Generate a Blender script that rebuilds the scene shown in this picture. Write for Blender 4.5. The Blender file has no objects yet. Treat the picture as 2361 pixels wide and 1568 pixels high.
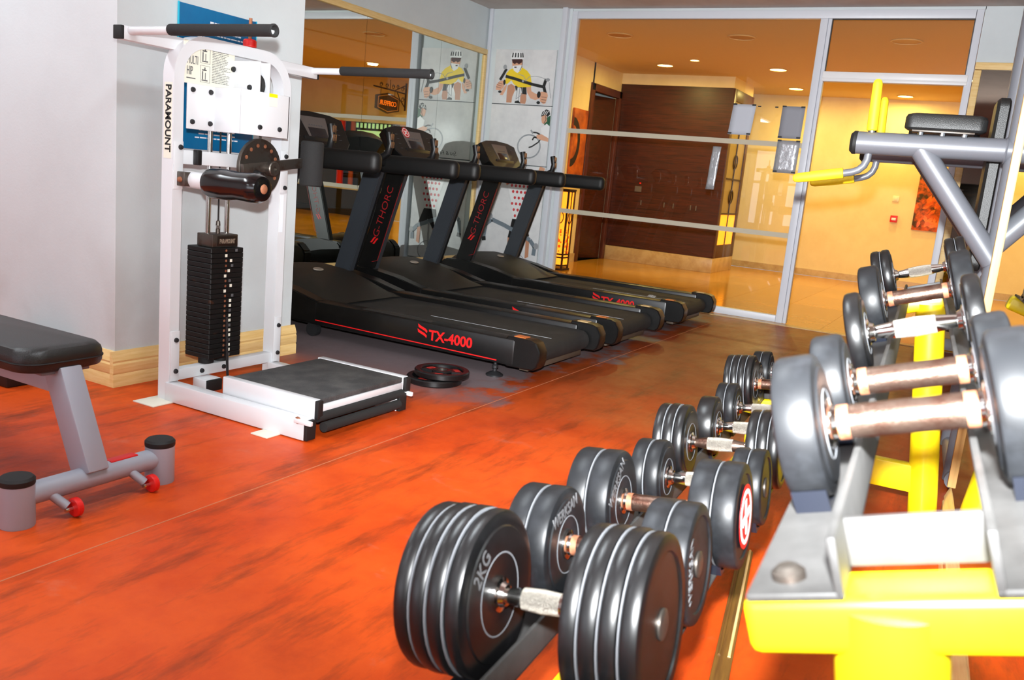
import bpy, bmesh, math, random
from math import radians as rad, sin, cos, pi
from mathutils import Vector, Matrix

random.seed(7)
sc = bpy.context.scene
COL = sc.collection

# ------------------------------------------------------------------ camera
CAMH = 1.12
FPX, YAW, PITCH, ROLL = 1994.97, rad(27.9228), rad(10.757), rad(-5.4116)
IMW, IMH = 2361.0, 1568.0
Fv = Vector((cos(PITCH) * cos(YAW), cos(PITCH) * sin(YAW), -sin(PITCH)))
_r = Vector((sin(YAW), -cos(YAW), 0))
_d = Fv.cross(_r)
Rv = _r * cos(ROLL) + _d * sin(ROLL)
Dv = -_r * sin(ROLL) + _d * cos(ROLL)
CAMP = Vector((0, 0, CAMH))
cam = bpy.data.cameras.new('camera')
cam.sensor_width = 23.6
cam.lens = 23.6 * FPX / IMW
cam.clip_start = 0.02
cam.dof.use_dof = True
cam.dof.focus_distance = 4.2
cam.dof.aperture_fstop = 4.5
camo = bpy.data.objects.new('camera', cam)
COL.objects.link(camo)
m3 = Matrix((Rv, -Dv, -Fv)).transposed()
camo.matrix_world = Matrix.Translation(CAMP) @ m3.to_4x4()
sc.camera = camo

# ------------------------------------------------------------------ world, lights, exposure
w = bpy.data.worlds.new('world'); sc.world = w; w.use_nodes = True
w.node_tree.nodes['Background'].inputs[0].default_value = (0.75, 0.85, 1.0, 1)
w.node_tree.nodes['Background'].inputs[1].default_value = 0.6
sc.view_settings.view_transform = 'Standard'
sc.view_settings.look = 'None'
sc.view_settings.gamma = 1.0
sc.view_settings.use_curve_mapping = False
sc.view_settings.exposure = 0.0

FLASH_W = 1800.0      # camera flash, above the lens
WINDOW_E = 3.8       # daylight in the windows behind the photographer
REAR_W = 16.0        # unseen fill lamps added on the gym ceiling behind the photographer
MID_W = 35.0         # unseen fill lamps added over the bench and the rack
DOWN_W = 18.5        # lobby downlights
LAMP_C = (0.86, 0.95, 1.0)
FILL_LAMPS = [(-2.6, 2.2, 0), (-0.6, 2.6, 0), (-2.2, 4.6, 0), (1.6, 1.5, 1), (1.4, 4.3, 1)]

def lamp(name, kind, loc, power, color=(1, 1, 1), size=0.1, rot=None, shape=None, size_y=None, spot=None):
    l = bpy.data.lights.new(name, kind)
    l.energy = power; l.color = color
    if kind == 'AREA':
        l.size = size
        if shape: l.shape = shape
        if size_y: l.size_y = size_y
    else:
        l.shadow_soft_size = size
    if spot:
        l.spot_size = spot; l.spot_blend = 0.5
    o = bpy.data.objects.new(name, l); COL.objects.link(o)
    o.location = loc
    if rot is not None: o.rotation_euler = rot
    return o

fpos = CAMP - Dv * 0.17 - Fv * 0.02
fl = lamp('camera_flash', 'SPOT', fpos, FLASH_W, (0.95, 0.98, 1.0), 0.03, spot=rad(93))
fl.data.spot_blend = 1.0
fdir = (Fv * FPX + Rv * (1800 - IMW / 2) + Dv * (400 - IMH / 2)).normalized()      # the zoomed flash head is tilted up a little
fl.rotation_euler = fdir.to_track_quat('-Z', 'Y').to_euler()
for gx, gy, k in FILL_LAMPS:
    lamp('fill_light', 'AREA', (gx, gy, 2.715), (REAR_W, MID_W)[k], LAMP_C, 1.1, (0, 0, 0), 'RECTANGLE', 0.24)

# ------------------------------------------------------------------ materials
def lin(c):
    out = []
    for x in c:
        x /= 255.0
        out.append(x / 12.92 if x <= 0.04045 else ((x + 0.055) / 1.055) ** 2.4)
    return tuple(out) + (1.0,)

MATS = {}
def mat(name, rgb, rough=0.5, metal=0.0, emit=None, estr=0.0, var=0.0, vscale=6.0, rgb2=None, bump=0.0, bscale=60.0,
        coat=0.0, spec=0.5, stretch=(1, 1, 1), thr=(0.4, 0.65), detail=5.0):
    if name in MATS: return MATS[name]
    m = bpy.data.materials.new(name); m.use_nodes = True
    nt = m.node_tree; b = nt.nodes['Principled BSDF']
    b.inputs['Base Color'].default_value = lin(rgb)
    b.inputs['Roughness'].default_value = rough
    b.inputs['Metallic'].default_value = metal
    b.inputs['Specular IOR Level'].default_value = spec
    if coat:
        b.inputs['Coat Weight'].default_value = coat
        b.inputs['Coat Roughness'].default_value = 0.15
    if emit:
        b.inputs['Emission Color'].default_value = lin(emit)
        b.inputs['Emission Strength'].default_value = estr
    if rgb2 or bump:
        tc = nt.nodes.new('ShaderNodeTexCoord'); mp = nt.nodes.new('ShaderNodeMapping')
        mp.inputs['Scale'].default_value = stretch
        nt.links.new(tc.outputs['Object'], mp.inputs['Vector'])
    if rgb2:
        n = nt.nodes.new('ShaderNodeTexNoise'); n.inputs['Scale'].default_value = vscale
        n.inputs['Detail'].default_value = detail; n.inputs['Roughness'].default_value = 0.65
        nt.links.new(mp.outputs[0], n.inputs['Vector'])
        r = nt.nodes.new('ShaderNodeValToRGB')
        r.color_ramp.elements[0].position = thr[0]; r.color_ramp.elements[0].color = lin(rgb)
        r.color_ramp.elements[1].position = thr[1]; r.color_ramp.elements[1].color = lin(rgb2)
        nt.links.new(n.outputs['Fac'], r.inputs[0]); nt.links.new(r.outputs[0], b.inputs['Base Color'])
    if bump:
        n2 = nt.nodes.new('ShaderNodeTexNoise'); n2.inputs['Scale'].default_value = bscale; n2.inputs['Detail'].default_value = 3
        nt.links.new(mp.outputs[0], n2.inputs['Vector'])
        bp = nt.nodes.new('ShaderNodeBump'); bp.inputs['Strength'].default_value = bump; bp.inputs['Distance'].default_value = 0.01
        nt.links.new(n2.outputs['Fac'], bp.inputs['Height']); nt.links.new(bp.outputs[0], b.inputs['Normal'])
    MATS[name] = m
    return m

def glass_mat(name, tint=(1, 1, 1), refl=1.0, rough=0.0):
    m = bpy.data.materials.new(name); m.use_nodes = True
    nt = m.node_tree
    for n in list(nt.nodes): nt.nodes.remove(n)
    out = nt.nodes.new('ShaderNodeOutputMaterial'); tr = nt.nodes.new('ShaderNodeBsdfTransparent')
    gl = nt.nodes.new('ShaderNodeBsdfGlossy'); mx = nt.nodes.new('ShaderNodeMixShader'); fr = nt.nodes.new('ShaderNodeLayerWeight')
    tr.inputs[0].default_value = tint + (1,); gl.inputs['Roughness'].default_value = rough
    pw = nt.nodes.new('ShaderNodeMath'); pw.operation = 'POWER'; pw.inputs[1].default_value = 5.0
    nt.links.new(fr.outputs['Facing'], pw.inputs[0])
    mu = nt.nodes.new('ShaderNodeMath'); mu.operation = 'MULTIPLY_ADD'; mu.inputs[1].default_value = 0.8 * refl; mu.inputs[2].default_value = 0.035 * refl
    nt.links.new(pw.outputs[0], mu.inputs[0]); nt.links.new(mu.outputs[0], mx.inputs[0])
    nt.links.new(tr.outputs[0], mx.inputs[1]); nt.links.new(gl.outputs[0], mx.inputs[2]); nt.links.new(mx.outputs[0], out.inputs[0])
    MATS[name] = m
    return m

M_wall = mat('wall_paint', (210, 218, 220), 0.75, rgb2=(199, 206, 208), vscale=1.6, thr=(0.35, 0.8), bump=0.06, bscale=90)
M_ceil = mat('ceiling_paint', (196, 186, 180), 0.85, rgb2=(184, 172, 166), vscale=3.0)
M_white = mat('white_enamel', (212, 214, 217), 0.28, coat=0.3)
M_alu = mat('white_aluminium', (214, 218, 226), 0.4)
M_black = mat('black_plastic', (20, 20, 21), 0.42)
M_blackm = mat('black_matt', (14, 14, 14), 0.7)
M_vinyl = mat('black_vinyl', (24, 24, 23), 0.42, bump=0.15, bscale=300)
M_foam = mat('black_foam', (26, 26, 26), 0.85, bump=0.3, bscale=400)
M_leather = mat('shiny_black_leather', (10, 10, 11), 0.18, coat=0.4)
M_rubber = mat('dusty_rubber', (20, 21, 23), 0.42, rgb2=(44, 46, 50), vscale=9.0, thr=(0.45, 0.85), spec=0.28)
M_rubber2 = mat('black_rubber', (12, 12, 13), 0.34, rgb2=(26, 26, 28), vscale=12.0, thr=(0.5, 0.85))
M_chrome = mat('chrome', (210, 208, 205), 0.13, 1.0)
M_knurl = mat('knurled_steel', (196, 190, 178), 0.45, 1.0, bump=0.8, bscale=500)
M_rust = mat('rusty_steel', (104, 86, 76), 0.36, 0.9, rgb2=(78, 42, 30), vscale=22.0, thr=(0.42, 0.68), bump=0.12, bscale=260)
M_rusty = mat('rust', (168, 112, 82), 0.6, 0.4, rgb2=(120, 68, 46), vscale=40)
M_yellow = mat('yellow_enamel', (252, 226, 22), 0.32, coat=0.25, rgb2=(244, 212, 14), vscale=5.0)
M_gripy = mat('yellow_rubber', (244, 212, 30), 0.6, rgb2=(214, 178, 28), vscale=18.0, thr=(0.5, 0.9))
M_silver = mat('silver_paint', (104, 106, 112), 0.4, 0.1, coat=0.3)
M_silverw = mat('worn_silver_paint', (156, 160, 172), 0.42, 0.1, rgb2=(96, 66, 50), vscale=9.0, thr=(0.70, 0.75), detail=8)
M_rail = mat('worn_grey_rail', (66, 65, 64), 0.55, 0.1, rgb2=(40, 39, 38), vscale=8.0, thr=(0.35, 0.75))
M_saddle = mat('navy_black_plastic', (22, 25, 34), 0.35)
M_red = mat('red_paint', (215, 22, 24), 0.45)
M_redhot = mat('red_wheel', (222, 26, 22), 0.4)
M_tmblack = mat('treadmill_black', (12, 12, 12), 0.36, rgb2=(24, 23, 22), vscale=14.0, thr=(0.5, 0.9))
M_tmgrey = mat('treadmill_grey', (46, 50, 56), 0.5)
M_belt = mat('treadmill_belt', (30, 29, 28), 0.75, rgb2=(52, 50, 48), vscale=7.0, thr=(0.45, 0.85), bump=0.3, bscale=500)
M_hood = mat('treadmill_hood', (36, 33, 28), 0.5, bump=0.1, bscale=400)
M_screen = mat('console_screen', (38, 34, 36), 0.2)
M_silverp = mat('console_silver', (120, 112, 108), 0.35, 0.4)
M_woodb = mat('beige_wood', (240, 208, 144), 0.45, rgb2=(230, 192, 122), vscale=5.0, stretch=(1.5, 1.5, 18))
M_cream = mat('cream_paint', (238, 214, 160), 0.7, rgb2=(230, 204, 148), vscale=2.0)
M_lceil = mat('lobby_ceiling_paint', (226, 196, 140), 0.85)
M_marble = mat('beige_marble', (206, 174, 122), 0.3, rgb2=(186, 150, 98), vscale=8.0)
M_brown = mat('dark_wood', (88, 34, 14), 0.4, rgb2=(34, 13, 7), vscale=5.0, stretch=(3, 0.7, 22), thr=(0.32, 0.68))
M_brown2 = mat('brown_wood_frame', (98, 44, 24), 0.35, rgb2=(64, 28, 16), vscale=8.0, stretch=(10, 10, 1))
M_orange = mat('orange_canvas', (226, 112, 24), 0.6, rgb2=(120, 38, 12), vscale=3.0, thr=(0.35, 0.65))
M_flower = mat('flower_print', (232, 96, 16), 0.5, rgb2=(70, 44, 12), vscale=7.0, thr=(0.42, 0.6))
M_paper = mat('paper', (206, 206, 210), 0.7)
M_tape = mat('black_tape', (14, 14, 14), 0.5)
M_frost = mat('frosted_tape', (196, 186, 164), 0.7)
M_blue = mat('blue_plexiglass', (6, 106, 158), 0.22, rgb2=(4, 92, 142), vscale=2.0)
M_blueE = mat('blue_edge', (40, 190, 220), 0.3)
M_print = mat('print_white', (225, 232, 238), 0.6)
M_pwhite = mat('poster_white', (228, 228, 228), 0.38, rgb2=(206, 206, 208), vscale=2.2)
M_mirror = mat('mirror_silver', (222, 228, 222), 0.0, 1.0)
M_iron = mat('wrought_iron', (52, 26, 14), 0.5, 0.4)
M_lantern = mat('lit_stained_glass', (250, 170, 60), 0.4, emit=(255, 150, 30), estr=1.6)
M_lantern2 = mat('lit_stained_glass_red', (235, 60, 10), 0.4, emit=(240, 60, 8), estr=1.4)
M_down = mat('downlight_glow', (255, 240, 200), 0.4, emit=(255, 214, 130), estr=22.0)
M_rim = mat('downlight_rim', (226, 190, 130), 0.5)
M_glass = glass_mat('clear_glass', (0.985, 0.99, 0.985), 0.9)
M_sky = mat('daylight_pane', (230, 238, 245), 0.4, emit=(232, 240, 250), estr=WINDOW_E)
M_darkgrey = mat('dark_grey_metal', (48, 48, 50), 0.45, 0.5)
M_steelw = mat('worn_steel', (98, 92, 86), 0.4, 0.85, rgb2=(72, 50, 38), vscale=14.0, thr=(0.5, 0.75))
M_wplate = mat('weight_stack_iron', (14, 14, 14), 0.55, rgb2=(84, 48, 26), vscale=13.0, thr=(0.66, 0.78), spec=0.3)
M_label = mat('label_cream', (224, 222, 206), 0.5)
M_ink = mat('ink_black', (16, 16, 16), 0.6)
M_inkg = mat('ink_grey', (86, 86, 88), 0.6)

def smudge(m):
    nt = m.node_tree; N = nt.nodes.new; L = nt.links.new; b = nt.nodes['Principled BSDF']
    tc = N('ShaderNodeTexCoord'); sp = N('ShaderNodeSeparateXYZ'); L(tc.outputs['Object'], sp.inputs[0])
    n = N('ShaderNodeTexNoise'); n.inputs['Scale'].default_value = 2.2; n.inputs['Detail'].default_value = 6; L(tc.outputs['Object'], n.inputs['Vector'])
    q = N('ShaderNodeMapRange'); q.inputs[1].default_value = 0.75; q.inputs[2].default_value = 0.15; q.inputs[3].default_value = 0; q.inputs[4].default_value = 1; L(sp.outputs[2], q.inputs[0])
    r = N('ShaderNodeValToRGB'); r.color_ramp.elements[0].position = 0.50; r.color_ramp.elements[0].color = (0, 0, 0, 1); r.color_ramp.elements[1].position = 0.72; r.color_ramp.elements[1].color = (0.38, 0.38, 0.38, 1); L(n.outputs['Fac'], r.inputs[0])
    mu = N('ShaderNodeMath'); mu.operation = 'MULTIPLY'; L(q.outputs[0], mu.inputs[0]); L(r.outputs[0], mu.inputs[1])
    mx = N('ShaderNodeMix'); mx.data_type = 'RGBA'; src = b.inputs['Base Color'].links[0].from_socket
    L(mu.outputs[0], mx.inputs[0]); L(src, mx.inputs[6]); mx.inputs[7].default_value = lin((150, 132, 118)); L(mx.outputs[2], b.inputs['Base Color'])
smudge(M_wall)

def floor_material():
    m = bpy.data.materials.new('stained_concrete'); m.use_nodes = True
    nt = m.node_tree; b = nt.nodes['Principled BSDF']; N = nt.nodes.new; L = nt.links.new
    tc = N('ShaderNodeTexCoord')
    def noise(scale, detail, st=(1, 1, 1), rough=0.6):
        mp = N('ShaderNodeMapping'); mp.inputs['Scale'].default_value = st; L(tc.outputs['Object'], mp.inputs[0])
        n = N('ShaderNodeTexNoise'); n.inputs['Scale'].default_value = scale; n.inputs['Detail'].default_value = detail
        n.inputs['Roughness'].default_value = rough; L(mp.outputs[0], n.inputs['Vector']); return n
    def ramp(src, stops):
        r = N('ShaderNodeValToRGB'); els = r.color_ramp.elements
        els[0].position, els[0].color = stops[0]; els[1].position, els[1].color = stops[-1]
        for p, c in stops[1:-1]:
            e = els.new(p); e.color = c
        L(src, r.inputs[0]); return r
    n1 = noise(1.3, 8, (1, 1, 1), 0.68)
    base = ramp(n1.outputs['Fac'], [(0.26, lin((150, 46, 14))), (0.42, lin((200, 68, 16))), (0.56, lin((216, 82, 22))), (0.74, lin((176, 56, 15)))])
    n2 = noise(2.6, 8, (0.55, 2.4, 1), 0.72)
    dk = ramp(n2.outputs['Fac'], [(0.50, (0, 0, 0, 1)), (0.70, (0.85, 0.85, 0.85, 1))])
    mx = N('ShaderNodeMix'); mx.data_type = 'RGBA'
    L(dk.outputs[0], mx.inputs[0]); L(base.outputs[0], mx.inputs[6]); mx.inputs[7].default_value = lin((96, 40, 18))
    # grey dust where the treadmills stand, and pale scuffs
    sp = N('ShaderNodeSeparateXYZ'); L(tc.outputs['Object'], sp.inputs[0])
    def rng(src, a, bb):
        q = N('ShaderNodeMapRange'); q.interpolation_type = 'SMOOTHSTEP'
        q.inputs[1].default_value = a; q.inputs[2].default_value = bb; L(src, q.inputs[0]); return q.outputs[0]
    def mul(a, bb):
        q = N('ShaderNodeMath'); q.operation = 'MULTIPLY'; L(a, q.inputs[0]); L(bb, q.inputs[1]); return q.outputs[0]
    n3 = noise(3.2, 7, (1, 1, 1), 0.7)
    add = N('ShaderNodeMath'); add.operation = 'MULTIPLY_ADD'; L(n3.outputs['Fac'], add.inputs[0]); add.inputs[1].default_value = 1.5; L(sp.outputs[1], add.inputs[2])
    ymask = rng(add.outputs[0], 2.78, 3.05)
    xm = rng(sp.outputs[0], 3.3, 4.0)
    dust = mul(ymask, xm)
    d2 = N('ShaderNodeMath'); d2.operation = 'MULTIPLY'; L(dust, d2.inputs[0]); d2.inputs[1].default_value = 0.85
    mx2 = N('ShaderNodeMix'); mx2.data_type = 'RGBA'
    L(d2.outputs[0], mx2.inputs[0]); L(mx.outputs[2], mx2.inputs[6]); mx2.inputs[7].default_value = lin((100, 92, 94))
    n4 = noise(4.5, 6, (1, 0.6, 1), 0.75)
    sc_ = ramp(n4.outputs['Fac'], [(0.60, (0, 0, 0, 1)), (0.80, (0.5, 0.5, 0.5, 1))])
    mx3 = N('ShaderNodeMix'); mx3.data_type = 'RGBA'
    L(sc_.outputs[0], mx3.inputs[0]); L(mx2.outputs[2], mx3.inputs[6]); mx3.inputs[7].default_value = lin((190, 120, 100))
    # far floor worn to a duller brown, its colour darkened further against the flash
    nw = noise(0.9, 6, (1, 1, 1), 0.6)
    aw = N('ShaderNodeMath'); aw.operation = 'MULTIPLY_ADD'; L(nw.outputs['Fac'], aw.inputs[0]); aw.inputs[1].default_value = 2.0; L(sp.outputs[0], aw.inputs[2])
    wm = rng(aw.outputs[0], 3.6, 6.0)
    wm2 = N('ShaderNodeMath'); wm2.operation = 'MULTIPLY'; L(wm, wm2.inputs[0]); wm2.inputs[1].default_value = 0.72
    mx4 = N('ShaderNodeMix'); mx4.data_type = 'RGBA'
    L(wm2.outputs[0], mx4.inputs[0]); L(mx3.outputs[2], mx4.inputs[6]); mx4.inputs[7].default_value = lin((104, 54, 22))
    b.inputs['Specular IOR Level'].default_value = 0.22
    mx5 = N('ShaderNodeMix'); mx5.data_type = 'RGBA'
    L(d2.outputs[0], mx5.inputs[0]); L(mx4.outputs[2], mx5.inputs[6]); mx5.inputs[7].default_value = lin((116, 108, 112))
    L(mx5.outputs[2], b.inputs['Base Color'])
    rr = ramp(n3.outputs['Fac'], [(0.3, (0.34, 0.34, 0.34, 1)), (0.7, (0.55, 0.55, 0.55, 1))])
    L(rr.outputs[0], b.inputs['Roughness'])
    bp = N('ShaderNodeBump'); bp.inputs['Strength'].default_value = 0.06; bp.inputs['Distance'].default_value = 0.01
    L(n2.outputs['Fac'], bp.inputs['Height']); L(bp.outputs[0], b.inputs['Normal'])
    return m
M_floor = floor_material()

# ------------------------------------------------------------------ mesh helpers
def frame(x, y, z, o=(0, 0, 0)):
    m = Matrix((Vector(x), Vector(y), Vector(z))).transposed().to_4x4()
    return Matrix.Translation(Vector(o)) @ m

class MB:
    def __init__(s): s.bm = bmesh.new(); s.mi = 0
    def _fin(s, faces):
        for f in faces: f.material_index = s.mi; f.smooth = True
    def box(s, lo, hi, bev=0.0, M=None, seg=2):
        lo = Vector(lo); hi = Vector(hi); c = (lo + hi) / 2; d = hi - lo
        r = bmesh.ops.create_cube(s.bm, size=1.0)
        vs = r['verts']
        bmesh.ops.scale(s.bm, verts=vs, vec=(abs(d.x), abs(d.y), abs(d.z)))
        bmesh.ops.translate(s.bm, verts=vs, vec=c)
        fs = set(f for v in vs for f in v.link_faces)
        if bev > 0:
            es = list(set(e for v in vs for e in v.link_edges))
            rr = bmesh.ops.bevel(s.bm, geom=es, offset=bev, segments=seg, profile=0.5, affect='EDGES')
            vs = list(set(v for f in rr['faces'] for v in f.verts) | set(v for v in vs if v.is_valid))
            fs = set(f for v in vs for f in v.link_faces)
        if M is not None: bmesh.ops.transform(s.bm, matrix=M, verts=list(set(v for f in fs for v in f.verts)))
        s._fin(fs); return s
    def poly(s, rings, closed=True, caps=True):
        """skin a list of equal-length rings of points"""
        vr = [[s.bm.verts.new(p) for p in ring] for ring in rings]
        fs = []; n = len(rings[0])
        for a, b in zip(vr[:-1], vr[1:]):
            for i in range(n if closed else n - 1):
                j = (i + 1) % n
                fs.append(s.bm.faces.new((a[i], a[j], b[j], b[i])))
        if caps and closed:
            fs.append(s.bm.faces.new(list(reversed(vr[0])))); fs.append(s.bm.faces.new(vr[-1]))
        s._fin(fs); return s
    def cyl(s, p0, p1, r0, r1=None, seg=20, caps=True):
        p0 = Vector(p0); p1 = Vector(p1); r1 = r0 if r1 is None else r1
        z = (p1 - p0).normalized(); x = z.orthogonal().normalized(); y = z.cross(x)
        R = []
        for p, r in ((p0, r0), (p1, r1)):
            R.append([p + (x * cos(2 * pi * i / seg) + y * sin(2 * pi * i / seg)) * r for i in range(seg)])
        return s.poly(R, True, caps)
    def lathe(s, prof, M, seg=28, closed_prof=False):
        """profile of (radius, height) about local Z of M"""
        rings = []
        for r, h in prof:
            r = max(r, 1e-4)
            rings.append([M @ Vector((r * cos(2 * pi * i / seg), r * sin(2 * pi * i / seg), h)) for i in range(seg)])
        if closed_prof: rings.append(rings[0]); return s.poly(rings, True, False)
        return s.poly(rings, True, True)
    def tube(s, pts, r, seg=14, rs=None):
        pts = [Vector(p) for p in pts]; rings = []; x = None
        for i, p in enumerate(pts):
            a = pts[max(i - 1, 0)]; b = pts[min(i + 1, len(pts) - 1)]
            t = (b - a).normalized()
            if x is None: x = t.orthogonal().normalized()
            x = (x - t * x.dot(t)).normalized(); y = t.cross(x)
            rr = rs[i] if rs else r
            rings.append([p + (x * cos(2 * pi * k / seg) + y * sin(2 * pi * k / seg)) * rr for k in range(seg)])
        return s.poly(rings)
    def prism(s, pts2, M, h0, h1):
        """2D polygon in local XY of M, extruded from h0 to h1 along local Z"""
        return s.poly([[M @ Vector((a, b, h0)) for a, b in pts2], [M @ Vector((a, b, h1)) for a, b in pts2]])
    def flat(s, pts):
        f = s.bm.faces.new([s.bm.verts.new(p) for p in pts]); s._fin([f]); return s
    def mesh(s, name, mats):
        bmesh.ops.recalc_face_normals(s.bm, faces=s.bm.faces[:])
        me = bpy.data.meshes.new(name); s.bm.to_mesh(me); s.bm.free()
        for m in (mats if isinstance(mats, (list, tuple)) else [mats]): me.materials.append(m)
        me.set_sharp_from_angle(angle=rad(32))
        return me

def link(name, data, parent=None, M=None):
    o = bpy.data.objects.new(name, data); COL.objects.link(o)
    if parent is not None: o.parent = parent
    if M is not None: o.matrix_local = M
    return o
def part(name, mb, m, parent=None, M=None): return link(name, mb.mesh(name, m), parent, M)
def tag(o, label, cat, group=None):
    o['label'] = label; o['category'] = cat
    if group: o['group'] = group
    return o
def thing(name, label, cat, loc=(0, 0, 0), rotz=0.0, group=None, M=None):
    o = bpy.data.objects.new(name, None); COL.objects.link(o); o.empty_display_size = 0.05
    if M is not None: o.matrix_world = M
    else: o.location = loc; o.rotation_euler = (0, 0, rotz)
    return tag(o, label, cat, group)
def struct(name, mb, m, label=None, parent=None):
    o = part(name, mb, m, parent)
    if parent is None: o['kind'] = 'structure'
    if label: o['label'] = label
    return o
def B(*a, **k): return MB().box(*a, **k)

def text(name, s, size, right, up, org, m, parent=None, off=0.0, ext=0.0006, align='LEFT', sx=1.0, shear=0.0):
    cu = bpy.data.curves.new('t', 'FONT'); cu.body = s; cu.size = size; cu.extrude = ext; cu.offset = off
    cu.align_x = align; cu.align_y = 'BOTTOM_BASELINE'; cu.resolution_u = 3; cu.shear = shear
    o = bpy.data.objects.new('t', cu); COL.objects.link(o)
    me = bpy.data.meshes.new_from_object(o.evaluated_get(bpy.context.evaluated_depsgraph_get()))
    bpy.data.objects.remove(o); bpy.data.curves.remove(cu)
    me.materials.clear(); me.materials.append(m); me.name = name
    r = Vector(right).normalized(); u = Vector(up); u = (u - r * u.dot(r)).normalized(); n = r.cross(u)
    M = frame(r, u, n, org) @ Matrix.Diagonal((sx, 1, 1, 1))
    me.transform(M)
    return link(name, me, parent)

# ------------------------------------------------------------------ the setting
ZC, ZL = 2.80, 2.73           # gym / lobby ceilings
XG = 8.22                     # glass partition
YM = 4.96                     # mirror wall
A = rad(3.4)                  # the right wall and the rack run at this angle
RX = Vector((cos(A), sin(A), 0)); RY = Vector((-sin(A), cos(A), 0))
W0 = Vector((3.42, -0.042, 0))       # far end of the right mirror wall
def wl(s, v, z): return W0 - RX * s + RY * v + Vector((0, 0, z))

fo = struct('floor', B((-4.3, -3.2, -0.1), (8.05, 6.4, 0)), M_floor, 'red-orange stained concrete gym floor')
part('floor_joint', B((-4.2, 2.018, -0.001), (8.04, 2.023, 0.0006)), mat('joint_filler', (190, 112, 74), 0.7), fo)
struct('trim_1', B((8.05, 0.30, -0.1), (8.17, 4.10, 0.006)), M_marble, 'beige marble threshold under the glass partition')
struct('ceiling', B((-4.3, -3.2, ZC), (8.3, 6.4, ZC + 0.1)), M_ceil)
# mirror wall, pillar, left part of the room
struct('wall_left', B((3.6, YM, 0), (8.3, YM + 0.12, ZC)), M_wall)
struct('wall_pillar', B((2.55, 3.39, 0), (3.69, 5.08, ZC)), M_wall, 'square pillar painted pale grey-white')
struct('wall_rear_left', B((-4.3, 6.3, 0), (2.6, 6.42, ZC)), M_wall)
struct('wall_rear_side', B((2.45, 5.08, 0), (2.57, 6.3, ZC)), M_wall)
def skirting(name, prof, M, l, parent=None):
    mb = MB(); mb.prism(prof, M, 0, l); return struct(name, mb, M_woodb, None, parent)
PROF = [(0, 0), (0.026, 0), (0.026, 0.052), (0.022, 0.060), (0.026, 0.068), (0.026, 0.105), (0.021, 0.113), (0.024, 0.122), (0.018, 0.140), (0.008, 0.165), (0, 0.165)]
skirting('baseboard_front', PROF, frame((0, -1, 0), (0, 0, 1), (-1, 0, 0), (3.716, 3.39, 0)), 1.192)
skirting('baseboard_left', PROF, frame((-1, 0, 0), (0, 0, 1), (0, 1, 0), (2.55, 3.39, 0)), 1.69)
skirting('baseboard_side', PROF, frame((1, 0, 0), (0, 0, 1), (0, -1, 0), (3.69, 4.95, 0)), 1.56)
# far wall beside the glass
struct('wall_far_left', B((8.18, 4.00, 0), (8.32, YM, ZC)), M_wall)
struct('wall_far_right', B((8.20, -3.2, 0), (8.32, 0.335, ZC)), M_wall)
struct('wall_header', B((8.20, 0.33, 2.775), (8.32, 4.01, ZC)), M_wall)
struct('trim_2', B((8.15, 4.905, 0), (8.18, 4.945, ZC), 0.004), M_alu, 'white cable trunking in the corner')
struct('trim_3', B((8.12, 4.03, 0), (8.20, 4.085, ZC), 0.004), M_alu, 'white upright trim beside the posters')
# right wall with its mirror and the alcove beyond it
mb = MB(); mb.prism([(0, 0), (8.0, 0), (8.0, -0.14), (0, -0.14)], frame(-RX, RY, (0, 0, 1), W0), 0, ZC)
struct('wall_right', mb, M_wall)
struct('wall_alcove', B((3.3, -3.2, 0), (8.3, -3.08, ZC)), M_wall)
mb = MB(); mb.prism(PROF, frame(RY, (0, 0, 1), RX, wl(7.6, 0, 0)), 0, 7.6)
struct('baseboard_right', mb, M_woodb)
# rear wall with windows
wins = [(3.0, 4.25), (4.4, 5.65), (1.55, 2.80)]
mb = MB()
mb.box((-4.3, -3.2, 0), (-4.15, 6.4, 0.5)); mb.box((-4.3, -3.2, 2.25), (-4.15, 6.4, ZC))
ys = [-3.2] + [y for p in sorted(wins) for y in p] + [6.4]
for a, b in zip(ys[::2], ys[1::2]): mb.box((-4.3, a, 0.5), (-4.15, b, 2.25))
struct('wall_rear', mb, M_wall)
for i, (a, b) in enumerate(sorted(wins)):
    mb = MB(); t = 0.05
    mb.box((-4.24, a, 0.5), (-4.16, a + t, 2.25)); mb.box((-4.24, b - t, 0.5), (-4.16, b, 2.25))
    mb.box((-4.24, a, 0.5), (-4.16, b, 0.5 + t)); mb.box((-4.24, a, 2.2), (-4.16, b, 2.25)); mb.box((-4.24, a, 1.46), (-4.16, b, 1.52))
    mb.box((-4.24, (a + b) / 2 - 0.03, 0.5), (-4.16, (a + b) / 2 + 0.03, 2.25))
    wo = struct('window_%d' % (i + 4), mb, M_alu, 'white framed window behind the photographer')
    part('pane', B((-4.215, a + 0.02, 0.52), (-4.205, b - 0.02, 2.23)), M_sky, wo)

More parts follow.
